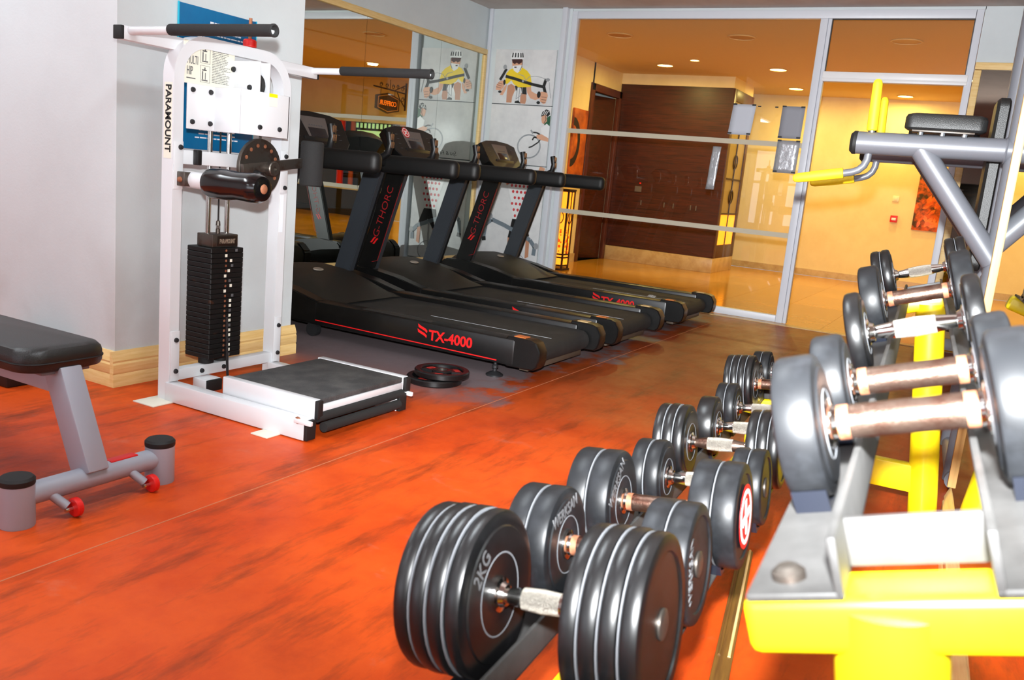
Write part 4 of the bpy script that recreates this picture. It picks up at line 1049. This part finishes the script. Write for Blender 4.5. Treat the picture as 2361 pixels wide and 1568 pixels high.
for k in (0, 1): part('rear_leg', MB().cyl((k * SEP, 0, 0.045), (k * SEP, -0.7, 0.045), 0.04, seg=20), M_silver, dp)
mb = MB(); rings = []
for ins, y_ in ((0.01, 0.045), (0.0, 0.052), (0.0, 0.085), (0.012, 0.097)):
    rings.append([Vector((SEP / 2 + p, y_, q)) for p, q in rrect(-0.14 + ins, 0.14 - ins, 0.90 + ins, 1.62 - ins, 0.04)])
mb.poly(rings); part('back_pad', mb, M_vinyl, dp)

# ------------------------------------------------------------------ cyclist posters on the far wall
PM = [mat('ink_poster_yellow', (240, 206, 8), 0.35), mat('ink_poster_skin', (216, 160, 128), 0.35), mat('ink_poster_black', (26, 26, 28), 0.35),
      mat('ink_poster_white', (236, 236, 236), 0.35), mat('ink_poster_grey', (150, 152, 156), 0.35), mat('ink_poster_green', (38, 92, 62), 0.35),
      mat('ink_poster_red', (204, 44, 52), 0.35), mat('ink_poster_visor', (62, 24, 26), 0.3), mat('ink_poster_bar', (110, 122, 132), 0.35), mat('ink_poster_tan', (190, 132, 100), 0.35)]
YE, SK, BK, WH, GY, GN, RD, VI, BA, TN = range(10)
class Print:
    """flat ink shapes on a poster: a runs 0..1 left to right, b 0..1 top to bottom"""
    def __init__(s, wd, ht): s.mb = MB(); s.w = wd; s.h = ht; s.n = 0
    def P(s, a, b): return Vector((-0.0125 - s.n * 0.00012, -(a - 0.5) * s.w, (1 - b) * s.h))
    def shape(s, pts, m): s.n += 1; s.mb.mi = m; s.mb.flat([s.P(*p) for p in pts]); return s
    def disc(s, a, b, ra, rb, m, n=22, q0=0, q1=2 * pi): return s.shape([(a + ra * cos(q0 + (q1 - q0) * i / n), b + rb * sin(q0 + (q1 - q0) * i / n)) for i in range(n + (0 if q1 - q0 > 6.2 else 1))], m)
    def line(s, pts, wd, m):
        s.n += 1; s.mb.mi = m
        for (a0, b0), (a1, b1) in zip(pts[:-1], pts[1:]):
            dx, dy = (a1 - a0) * s.w, (b1 - b0) * s.h; L_ = math.hypot(dx, dy) or 1; ex, ey = -dy / L_ * wd / 2 / s.w, dx / L_ * wd / 2 / s.h
            s.mb.flat([s.P(a0 + ex, b0 + ey), s.P(a1 + ex, b1 + ey), s.P(a1 - ex, b1 - ey), s.P(a0 - ex, b0 - ey)])
        return s
    def ring(s, a, b, ra, rb, wd, m, n=32):
        s.line([(a + ra * cos(2 * pi * i / n), b + rb * sin(2 * pi * i / n)) for i in range(n + 1)], wd, m); return s
def poster(label, y0, y1, z0, z1, pr, extra=None):
    t = thing('cyclist_poster', label, 'poster', (8.166, (y0 + y1) / 2, z0), 0, 'cyclist posters on the far wall')
    part('panel', B((-0.012, -abs(y1 - y0) / 2, 0), (0.013, abs(y1 - y0) / 2, z1 - z0), 0.0015), M_pwhite, t)
    part('printed_figure', pr.mb, PM, t)
    part('edge_strip', B((-0.013, -abs(y1 - y0) / 2, -0.006), (0.013, abs(y1 - y0) / 2, 0.0)), mat('poster_edge', (58, 66, 72), 0.4), t)
    if extra: extra(t)
    return t
W1, H1 = 0.71, 0.55
p = Print(W1, H1)
def zz(X, Y): b = (Y - 571) / 625.0; return ((X - (348 - 56 * b)) / 680.0, b)
Z = lambda *pts: [zz(*q) for q in pts]
p.shape(Z((478, 985), (520, 965), (560, 990), (560, 1040), (530, 1110), (520, 1180), (460, 1180), (465, 1090)), TN)
p.shape(Z((632, 1060), (690, 1075), (690, 1140), (676, 1186), (618, 1184), (622, 1110)), TN)
p.shape(Z((560, 985), (690, 985), (694, 1080), (640, 1075), (632, 1010), (600, 1000), (572, 1048)), BK)
p.line(Z((590, 1000), (572, 1140)), 0.008, GY).line(Z((618, 1000), (600, 1150)), 0.008, GY).line(Z((652, 950), (640, 1080), (570, 1140)), 0.006, GY)
p.shape(Z((560, 1160), (600, 1150), (628, 1186), (556, 1184)), BK)
p.shape(Z((690, 985), (742, 985), (748, 1040), (800, 1068), (838, 1070), (838, 1120), (790, 1138), (735, 1120), (700, 1060)), SK)
p.shape(Z((440, 1000), (470, 965), (460, 1030), (420, 1100), (385, 1095)), SK)
p.shape(Z((462, 850), (500, 805), (545, 785), (640, 772), (700, 810), (738, 860), (748, 930), (745, 990), (690, 996), (600, 1000), (548, 968), (520, 925), (470, 970), (448, 960)), YE)

p.shape(Z((528, 690), (650, 690), (646, 770), (620, 800), (590, 812), (556, 800), (532, 770)), SK)
p.shape(Z((534, 760), (650, 745), (628, 806), (590, 840), (548, 812)), WH)
p.shape(Z((552, 768), (582, 768), (578, 782), (556, 782)), VI)
p.shape(Z((526, 684), (646, 680), (640, 718), (606, 740), (582, 722), (560, 740), (534, 722)), VI)
p.shape(Z((516, 672), (514, 640), (530, 612), (560, 596), (600, 594), (640, 606), (664, 634), (668, 660), (650, 690), (646, 678), (528, 682)), WH)
for x in (535, 568, 600, 632, 656): p.shape(Z((x - 9, 664), (x - 4 + (x - 590) * -0.12, 608), (x + 8 + (x - 590) * -0.12, 612), (x + 6, 660)), BK)
p.line(Z((650, 690), (638, 770), (615, 812)), 0.006, BK)
p.line(Z((455, 880), (560, 905), (650, 932), (760, 962), (880, 985)), 0.030, BK)
p.line(Z((390, 925), (430, 860), (466, 795)), 0.030, BK).line(Z((905, 1065), (885, 980), (912, 895)), 0.034, BK)
p.line(Z((600, 850), (660, 870), (690, 930)), 0.005, GY).line(Z((680, 930), (720, 880), (790, 868), (860, 880), (905, 900)), 0.005, GY).line(Z((945, 930), (960, 1110)), 0.006, GY)
p.disc(*zz(450, 775), 0.03, 0.045, GY).disc(*zz(930, 905), 0.035, 0.03, GY).disc(*zz(655, 928), 0.02, 0.024, GY)
p.shape(Z((340, 1040), (350, 980), (385, 940), (430, 930), (448, 960), (430, 1010), (395, 1046)), SK)
for d in (0, 24, 46): p.line(Z((345 + d * 0.5, 1005 - d), (400 + d * 0.4, 1018 - d)), 0.004, VI)
p.disc(*zz(388, 1060), 0.03, 0.022, BK).disc(*zz(442, 950), 0.02, 0.05, BK)
p.shape(Z((838, 1050), (870, 1040), (925, 1050), (932, 1085), (905, 1170), (880, 1178), (845, 1150)), SK)
for d in (0, 30, 58): p.line(Z((860, 1098 + d), (918 - d * 0.2, 1104 + d)), 0.004, VI)
p.disc(*zz(832, 1075), 0.03, 0.06, BK).disc(*zz(826, 1165), 0.03, 0.028, BK)
poster('top poster: helmeted cyclist in a yellow jersey seen from the front', 4.83, 4.12, 1.845, 2.395, p)
W2, H2 = 0.71, 0.60
p = Print(W2, H2)   # profile rider entering from the right
p.ring(0.69, 0.68, 0.19, 0.20, 0.010, GY).ring(0.69, 0.68, 0.178, 0.188, 0.004, BA)
p.line([(0.90, 0.50), (0.84, 0.60), (0.74, 0.68), (0.69, 0.70)], 0.014, BK)
p.line([(0.72, 0.44), (0.80, 0.44), (0.86, 0.47), (0.84, 0.52), (0.76, 0.52), (0.74, 0.57)], 0.016, BK)
p.line([(0.70, 0.40), (0.74, 0.46)], 0.018, GY)
p.shape([(0.90, 0.20), (1.0, 0.14), (1.0, 0.36), (0.95, 0.36), (0.91, 0.30)], GN)
p.shape([(0.86, 0.36), (0.95, 0.28), (1.0, 0.32), (1.0, 0.56), (0.95, 0.52), (0.88, 0.46)], WH)
p.shape([(0.80, 0.48), (0.88, 0.46), (1.0, 0.52), (1.0, 0.58), (0.88, 0.56), (0.81, 0.53)], SK)
p.shape([(0.86, 0.14), (0.93, 0.13), (0.95, 0.24), (0.90, 0.29), (0.87, 0.27), (0.855, 0.21)], SK)
p.shape([(0.845, 0.17), (0.86, 0.09), (0.92, 0.04), (0.97, 0.06), (0.99, 0.12), (0.95, 0.17), (0.92, 0.13)], BK)
for k in range(3): p.line([(0.865 + k * 0.03, 0.14 - k * 0.005), (0.90 + k * 0.03, 0.065)], 0.007, WH)
p.line([(0.92, 0.14), (0.93, 0.22), (0.90, 0.28)], 0.006, BK)
poster('middle poster: cyclist in profile with helmet behind a front wheel', 4.83, 4.12, 1.235, 1.838, p,
       lambda t: text('script_lettering', 'Spa & Fit', 0.062, (0, -1, 0), (0, 0, 1), (-0.0135, 0.20, 0.035), M_ink, t, off=-0.001, shear=0.35))
W3, H3 = 0.71, 1.12
p = Print(W3, H3)   # rider sitting up with raised arms, dotted jersey
p.line([(0.30, 0.02), (0.34, 0.10), (0.42, 0.18)], 0.065, SK).line([(0.95, 0.0), (0.90, 0.12), (0.78, 0.20)], 0.065, SK)
body = [(0.40, 0.19), (0.50, 0.16), (0.70, 0.16), (0.80, 0.20), (0.78, 0.34), (0.74, 0.50), (0.54, 0.50), (0.48, 0.34)]
p.shape(body, WH)
for i in range(5):
    for j in range(6):
        a, b = 0.47 + i * 0.068 + (j % 2) * 0.03, 0.19 + j * 0.056
        if 0.44 + (b - 0.19) * 0.28 < a < 0.80 - (b - 0.19) * 0.1: p.disc(a, b, 0.021, 0.014, RD, 12)
for a, b in ((0.36, 0.13), (0.40, 0.17), (0.86, 0.16), (0.82, 0.19), (0.90, 0.12)): p.disc(a, b, 0.018, 0.012, RD, 12)
p.shape([(0.55, 0.055), (0.68, 0.055), (0.68, 0.12), (0.64, 0.155), (0.59, 0.155), (0.55, 0.12)], SK)
p.shape([(0.575, 0.115), (0.655, 0.115), (0.645, 0.15), (0.615, 0.16), (0.585, 0.15)], BK)
p.shape([(0.535, 0.065), (0.54, 0.03), (0.58, 0.008), (0.65, 0.008), (0.69, 0.03), (0.695, 0.065), (0.62, 0.05)], WH)
for k in range(4): p.line([(0.555 + k * 0.037, 0.052), (0.57 + k * 0.034, 0.014)], 0.008, BK)
p.shape([(0.53, 0.50), (0.75, 0.50), (0.84, 0.64), (0.80, 0.70), (0.66, 0.60), (0.56, 0.70), (0.48, 0.68)], BK)
p.shape([(0.48, 0.68), (0.56, 0.69), (0.54, 0.86), (0.49, 0.86)], TN).shape([(0.79, 0.68), (0.85, 0.65), (0.86, 0.84), (0.80, 0.86)], TN)
p.line([(0.06, 0.70), (0.08, 0.58), (0.18, 0.53), (0.40, 0.57), (0.66, 0.63)], 0.045, BA).line([(0.06, 0.70), (0.07, 0.74)], 0.05, BK)
p.line([(0.66, 0.63), (0.86, 0.68), (0.95, 0.74), (0.94, 0.82)], 0.045, BA).disc(0.14, 0.50, 0.05, 0.03, GY).disc(0.97, 0.73, 0.04, 0.03, GY)
p.ring(0.62, 0.92, 0.20, 0.10, 0.008, GY).line([(0.64, 0.63), (0.62, 0.92)], 0.02, GY)
poster('bottom poster: cyclist with raised arms in a red dotted jersey', 4.83, 4.12, 0.105, 1.225, p)

# ------------------------------------------------------------------ sheets taped to the glass
def sheet(name, label, y0, y1, z0, z1, m, tilt=0.0, taped=True, cat='paper sheet'):
    wd, ht = y0 - y1, z1 - z0
    t = thing(name, label, cat, (8.2125, (y0 + y1) / 2, z0), 0)
    mb = MB(); n = 7
    rows = []
    for j in range(n + 1):
        b = j / n; rows.append([Vector((-0.0005 - 0.002 * (1 + sin(b * 9 + i * 2.1)) * (0.5 if taped else 1.6), -wd / 2 + wd * i / 4 + tilt * (b - 0.5), ht * b)) for i in range(5)])
    mb.poly(rows, closed=False, caps=False)
    o = part('sheet', mb, m, t); md = o.modifiers.new('thick', 'SOLIDIFY'); md.thickness = 0.0006
    if taped:
        for sy in (-1, 1):
            for zz_ in (0.004, ht - 0.01):
                yy = sy * (wd / 2 - 0.018) + tilt * (zz_ / ht - 0.5)
                part('tape', B((-0.007, yy - 0.018, zz_), (-0.0062, yy + 0.018, zz_ + 0.014)), M_tape, t)
    return t
M_foil = mat('crumpled_foil', (186, 188, 192), 0.3, 0.35, bump=1.0, bscale=14)
sheet('paper_sheet', 'pale paper sheet taped to the glass, left one of the upper two', 2.28, 2.07, 1.68, 1.955, mat('paper_blueish', (196, 200, 210), 0.7), -0.02)
sheet('paper_sheet', 'grey paper sheet taped to the glass, right one of the upper two', 1.825, 1.625, 1.672, 1.955, mat('paper_grey', (150, 152, 160), 0.7), -0.005)
sheet('foil_sheet', 'shiny silver sheet taped to the glass under the grey paper', 1.825, 1.625, 1.365, 1.655, M_foil, -0.005)
sheet('foil_strip', 'narrow crumpled silver strip stuck to the glass in front of the wood core', 2.42, 2.34, 1.16, 1.56, M_foil, -0.02, False)
for y in (2.03, 1.875):
    tag(part('tape_scrap', B((8.2120, y - 0.014, 1.937), (8.2168, y + 0.014, 1.948)), M_tape), 'scrap of black tape on the glass, ' + ('nearer the left sheet' if y > 2 else 'nearer the right sheet'), 'tape', 'tape scraps on the glass')

# ------------------------------------------------------------------ lobby things
def downlight(x, y, r, lit, label):
    t = thing('downlight', label, 'ceiling light', (x, y, ZL - 0.012), 0, 'round lights in the lobby ceiling')
    part('rim', MB().lathe([(r, 0.012), (r * 1.12, 0.010), (r * 1.14, 0.004), (r * 1.02, 0.0), (r, 0.004)], Matrix.Identity(4), 30, True), M_rim, t)
    part('lens', MB().lathe([(0.001, 0.006), (r, 0.006), (r, 0.011), (0.001, 0.011)], Matrix.Identity(4), 30), M_down if lit else mat('unlit_lens', (200, 150, 80), 0.5), t)
    if lit:
        l = lamp('downlight_lamp', 'AREA', (x, y, ZL - 0.03), DOWN_W * lit, (1.0, 0.83, 0.27), r * 1.6, (0, 0, 0), 'DISK')
for x, y, r, lit, lb in ((11.35, 4.12, 0.10, 1.0, 'lit downlight over the dark wood core, leftmost of the lit ones'), (10.85, 3.56, 0.055, 0.4, 'smallest lit downlight, between the two larger ones'),
    (11.48, 2.67, 0.10, 1.2, 'lit downlight near the middle of the partition, above the papers'), (13.35, 2.81, 0.10, 1.2, 'lit downlight just above the paper sheets, close to the far lobby wall'),
    (13.75, 1.37, 0.10, 1.2, 'lit downlight seen through the open doorway'), (9.2, 3.9, 0.13, 0, 'unlit round ceiling fitting at the upper left of the partition'),
    (9.26, 2.57, 0.13, 0, 'unlit round ceiling fitting at the upper middle of the partition'), (9.40, 1.01, 0.13, 0, 'unlit round ceiling fitting seen through the transom'),
    (11.95, 0.45, 0.10, 1.2, 'lit downlight reflected in the mirror above the hairdresser sign'), (11.6, -1.6, 0.10, 1.2, 'lit downlight above the hairdresser front'), (9.6, -1.2, 0.10, 1.0, 'lit downlight behind the alcove wall')):
    downlight(x, y, r, lit, lb)
t = thing('floor_lantern', 'glowing orange stained glass floor lantern with iron frame beside the left jamb', 'lamp', (9.94, 4.71, 0))
part('glass_body', B((-0.085, -0.085, 0.05), (0.085, 0.085, 0.985)), M_lantern, t)
ir = MB()
for a in (-0.088, 0.088):
    for b in (-0.088, 0.088): ir.box((a - 0.01, b - 0.01, 0.02), (a + 0.01, b + 0.01, 1.0))
for z in (0.06, 0.16, 0.20, 0.985):
    for a in (-0.088, 0.088):
        ir.box((a - 0.009, -0.09, z - 0.009), (a + 0.009, 0.09, z + 0.009)); ir.box((-0.09, a - 0.009, z - 0.009), (0.09, a + 0.009, z + 0.009))
for a, b in ((-0.093, 0), (0, -0.093)):
    ir.box((a - 0.005, b - 0.005, 0.2), (a + 0.005, b + 0.005, 0.98))
ir.tube([(-0.094, 0.05 * cos(q), 0.66 + 0.075 * sin(q)) for q in [2 * pi * i / 18 for i in range(19)]], 0.006, 6)
ir.tube([(0.05 * cos(q), -0.094, 0.66 + 0.075 * sin(q)) for q in [2 * pi * i / 18 for i in range(19)]], 0.006, 6)
part('iron_frame', ir, M_iron, t)
part('base', B((-0.11, -0.11, 0), (0.11, 0.11, 0.025), 0.004), M_iron, t)
part('top_cap', B((-0.105, -0.105, 0.99), (0.105, 0.105, 1.012), 0.004), M_iron, t)
rs = MB()
for i in range(26):
    y, z, r = random.uniform(-0.06, 0.06), random.uniform(0.22, 0.60), random.uniform(0.008, 0.02)
    rs.lathe([(0.001, 0), (r, 0), (r * 0.6, 0.0012), (0.001, 0.0013)], frame((0, -1, 0), (0, 0, 1), (-1, 0, 0), (-0.085, y, z)), 8)
    rs.lathe([(0.001, 0), (r, 0), (r * 0.6, 0.0012), (0.001, 0.0013)], frame((1, 0, 0), (0, 0, 1), (0, -1, 0), (y, -0.085, z)), 8)
o = part('red_petals', rs, M_lantern2, t); o['kind'] = 'stuff'
t = thing('wall_picture', 'orange abstract canvas on the left lobby wall beside the door', 'picture', (10.93, 5.088, 1.205))
part('canvas', B((-0.22, -0.03, 0), (0.22, 0, 0.865), 0.004), M_orange, t)
part('painted_arc', MB().poly([[Vector((-0.219 + r * cos(q), -0.0305 - d, 0.42 + r * 1.3 * sin(q))) for q in [-pi / 2 + pi * i / 16 for i in range(17)]] for r, d in ((0.17, 0), (0.25, 0))], closed=False), mat('dark_paint', (36, 18, 8), 0.6), t)
t = thing('wall_panel_lamp', 'pale tall wall light with a brown cap just inside the left jamb', 'wall light', (9.60, 5.088, 1.35))
part('shade', B((-0.05, -0.09, 0), (0.05, 0, 1.02), 0.004), mat('pale_shade', (226, 206, 160), 0.5), t)
part('cap', B((-0.06, -0.10, 1.02), (0.06, 0, 1.045), 0.003), M_brown2, t)
t = thing('flower_picture', 'orange and red flower picture on the far lobby wall', 'picture', (14.248, 0.815, 0.875))
part('canvas', B((-0.03, -0.215, 0), (0, 0.215, 0.90), 0.003), M_flower, t)
pt = MB()
for i in range(22):
    y, z = random.uniform(-0.18, 0.18), random.uniform(0.03, 0.5) if i < 15 else random.uniform(0.4, 0.85); a = random.uniform(0, 6.3); l = random.uniform(0.04, 0.10)
    M = frame((0, -1, 0), (0, 0, 1), (-1, 0, 0), (-0.0305 - i * 0.0001, y * 0.85, z)) @ Matrix.Rotation(a, 4, 'Z')
    pt.flat([M @ Vector(q) for q in ((0, -l, 0), (l * 0.42, -l * 0.2, 0), (l * 0.25, l * 0.5, 0), (0, l, 0), (-l * 0.25, l * 0.5, 0), (-l * 0.42, -l * 0.2, 0))]) if abs(y * 0.85) + l < 0.215 and l < z < 0.9 - l else None
o = part('painted_petals', pt, mat('petal_paint', (244, 130, 30), 0.5, rgb2=(226, 70, 10), vscale=9), t); o['kind'] = 'stuff'
t = thing('light_switch', 'small cream switch plate on the far lobby wall', 'switch', (14.249, 1.31, 1.26))
part('plate', B((-0.012, -0.045, 0), (0, 0.045, 0.085), 0.003), mat('switch_cream', (240, 222, 180), 0.4), t)
part('rocker', B((-0.017, -0.022, 0.02), (-0.011, 0.022, 0.065), 0.002), MATS['switch_cream'], t)
t = thing('fire_call_point', 'red fire alarm call point on the far lobby wall under the switch', 'alarm', (14.249, 1.29, 0.955))
part('housing', B((-0.04, -0.05, 0), (0, 0.05, 0.10), 0.005), M_red, t)
part('break_glass', B((-0.043, -0.03, 0.03), (-0.039, 0.03, 0.065), 0.001), M_print, t)
# hairdresser front, seen in the big mirror
t = thing('salon_front', 'dark hairdresser shop front with white lintel, seen in the mirror', 'shop front', (14.25, -1.7, 0))
part('lintel', B((-0.25, -1.6, 1.875), (0, 1.55, 1.96), 0.004), M_alu, t)
part('dark_glazing', B((-0.12, -1.6, 0.12), (-0.002, 1.1, 1.875)), M_black, t)
part('ledge', B((-0.22, -1.6, 0.52), (-0.12, 1.1, 0.62), 0.004), M_alu, t)
part('sill', B((-0.2, -1.6, 0), (-0.002, 1.1, 0.12)), M_blackm, t)
part('red_column', MB().cyl((-0.2, -0.18, 0.62), (-0.2, -0.18, 1.875), 0.07, seg=18), M_red, t)
part('red_column', MB().cyl((-0.2, 0.10, 0.62), (-0.2, 0.10, 1.875), 0.05, seg=18), mat('amber_column', (160, 70, 30), 0.3), t)
part('lit_panel', B((-0.135, 0.15, 1.60), (-0.12, 0.95, 1.72)), mat('green_lit_panel', (190, 230, 180), 0.4, emit=(170, 226, 160), estr=0.7), t)
for i in range(9): part('film_window', B((-0.135, 0.12 + i * 0.1, 1.765), (-0.12, 0.17 + i * 0.1, 1.86)), MATS['green_lit_panel'], t)
tag(part('storage_box', MB().box((14.02, -0.62, 1.961), (14.24, -0.22, 2.06), 0.004), mat('cream_box', (238, 226, 190), 0.5)), 'cream box lying on the white lintel of the shop front', 'box')
t = thing('hanging_sign', 'dark wooden hairdresser sign on a scrolled iron bracket', 'sign', (14.245, -0.50, 2.05))
ir = MB()
ir.box((-0.025, -0.012, 0.10), (0, 0.012, 0.62)); ir.tube([(-0.02, 0, 0.42), (-0.55, 0, 0.44), (-1.02, 0, 0.45)], 0.014, 10)
ir.tube([(-0.02, 0, 0.16), (-0.20, 0, 0.30), (-0.30, 0, 0.43)], 0.010, 8); ir.tube([(-0.02, 0, 0.58), (-0.35, 0, 0.45)], 0.009, 8); ir.cyl((-0.52, 0, 0.44), (-0.52, 0, 0.62), 0.007, seg=8)
for cx, cz, r in ((-0.12, 0.50, 0.05), (-0.28, 0.52, 0.04), (-0.62, 0.50, 0.045), (-0.80, 0.50, 0.045), (-0.42, 0.50, 0.045), (-0.10, 0.30, 0.05)):
    ir.tube([(cx + r * (1 - i / 40) * cos(q), 0, cz + r * (1 - i / 40) * sin(q)) for i, q in enumerate([2 * pi * 1.4 * i / 22 for i in range(23)])], 0.006, 6)
part('bracket', ir, M_iron, t)
oct_ = [(-0.36, 0.06), (-0.14, 0.02), (0, -0.01), (0.14, 0.02), (0.36, 0.06), (0.36, 0.30), (0.14, 0.345), (0, 0.375), (-0.14, 0.345), (-0.36, 0.30)]
Mo = frame((-1, 0, 0), (0, 0, 1), (0, 1, 0), (-0.58, 0, 0.0))
mb = MB(); mb.prism(oct_, Mo, -0.02, 0.02); bd = part('board', mb, mat('sign_wood', (50, 22, 12), 0.4), t)
for h in (0.0205, -0.0235):
    mb = MB(); a = [(x * 0.88, (z - 0.18) * 0.84 + 0.18) for x, z in oct_]; b = [(x * 0.84, (z - 0.18) * 0.78 + 0.18) for x, z in oct_]
    rg = [[Mo @ Vector((p[0], p[1], h)), Mo @ Vector((q[0], q[1], h)), Mo @ Vector((q[0], q[1], h + 0.003)), Mo @ Vector((p[0], p[1], h + 0.003))] for p, q in zip(a, b)]
    mb.poly(rg + [rg[0]], True, False); part('border', mb, mat('sign_gold', (206, 150, 84), 0.4), bd)
M_sgl = mat('sign_letters', (240, 140, 50), 0.5, emit=(255, 110, 20), estr=1.2)
text('sign_lettering', 'COIFFEUR', 0.125, (-1, 0, 0), (0, 0, 1), (-0.58, 0.0215, 0.138), M_sgl, t, align='CENTER', off=0.001, sx=0.92)
text('sign_lettering', 'COIFFEUR', 0.125, (1, 0, 0), (0, 0, 1), (-0.58, -0.0215, 0.138), M_sgl, t, align='CENTER', off=0.001, sx=0.92)
for x in (-0.36, -0.80): part('chain', MB().cyl((x, 0, 0.32), (x, 0, 0.44), 0.005, seg=6), M_iron, t)
t = thing('ceiling_vent', 'slatted air vent in the lobby ceiling, seen in the mirror', 'vent', (13.3, -1.9, ZL - 0.015))
part('vent_frame', B((-0.35, -0.25, 0), (0.35, 0.25, 0.015), 0.003), M_rim, t)
for i in range(8): part('slat', B((-0.3, -0.2 + i * 0.05, -0.006), (0.3, -0.17 + i * 0.05, 0.0)), M_iron, t)
# fill panels added on the gym ceiling for ambient light, out of view
where = ['at the rear by the side wall', 'just behind the camera', 'at the rear by the windows', 'above the bench side of the rack', 'above the step box']
for i, (gx, gy, k) in enumerate(FILL_LAMPS):
    t = thing('fill_panel', 'added white fill panel on the gym ceiling ' + where[i], 'ceiling light', (gx, gy, 2.73), 0, 'added gym fill lamps')
    part('fill_body', B((-0.6, -0.15, 0.01), (0.6, 0.15, 0.07), 0.006), M_alu, t)
    part('diffuser', B((-0.58, -0.13, 0.0), (0.58, 0.13, 0.012), 0.003), mat('fill_diffuser', (240, 240, 235), 0.5, emit=(246, 250, 255), estr=4), t)
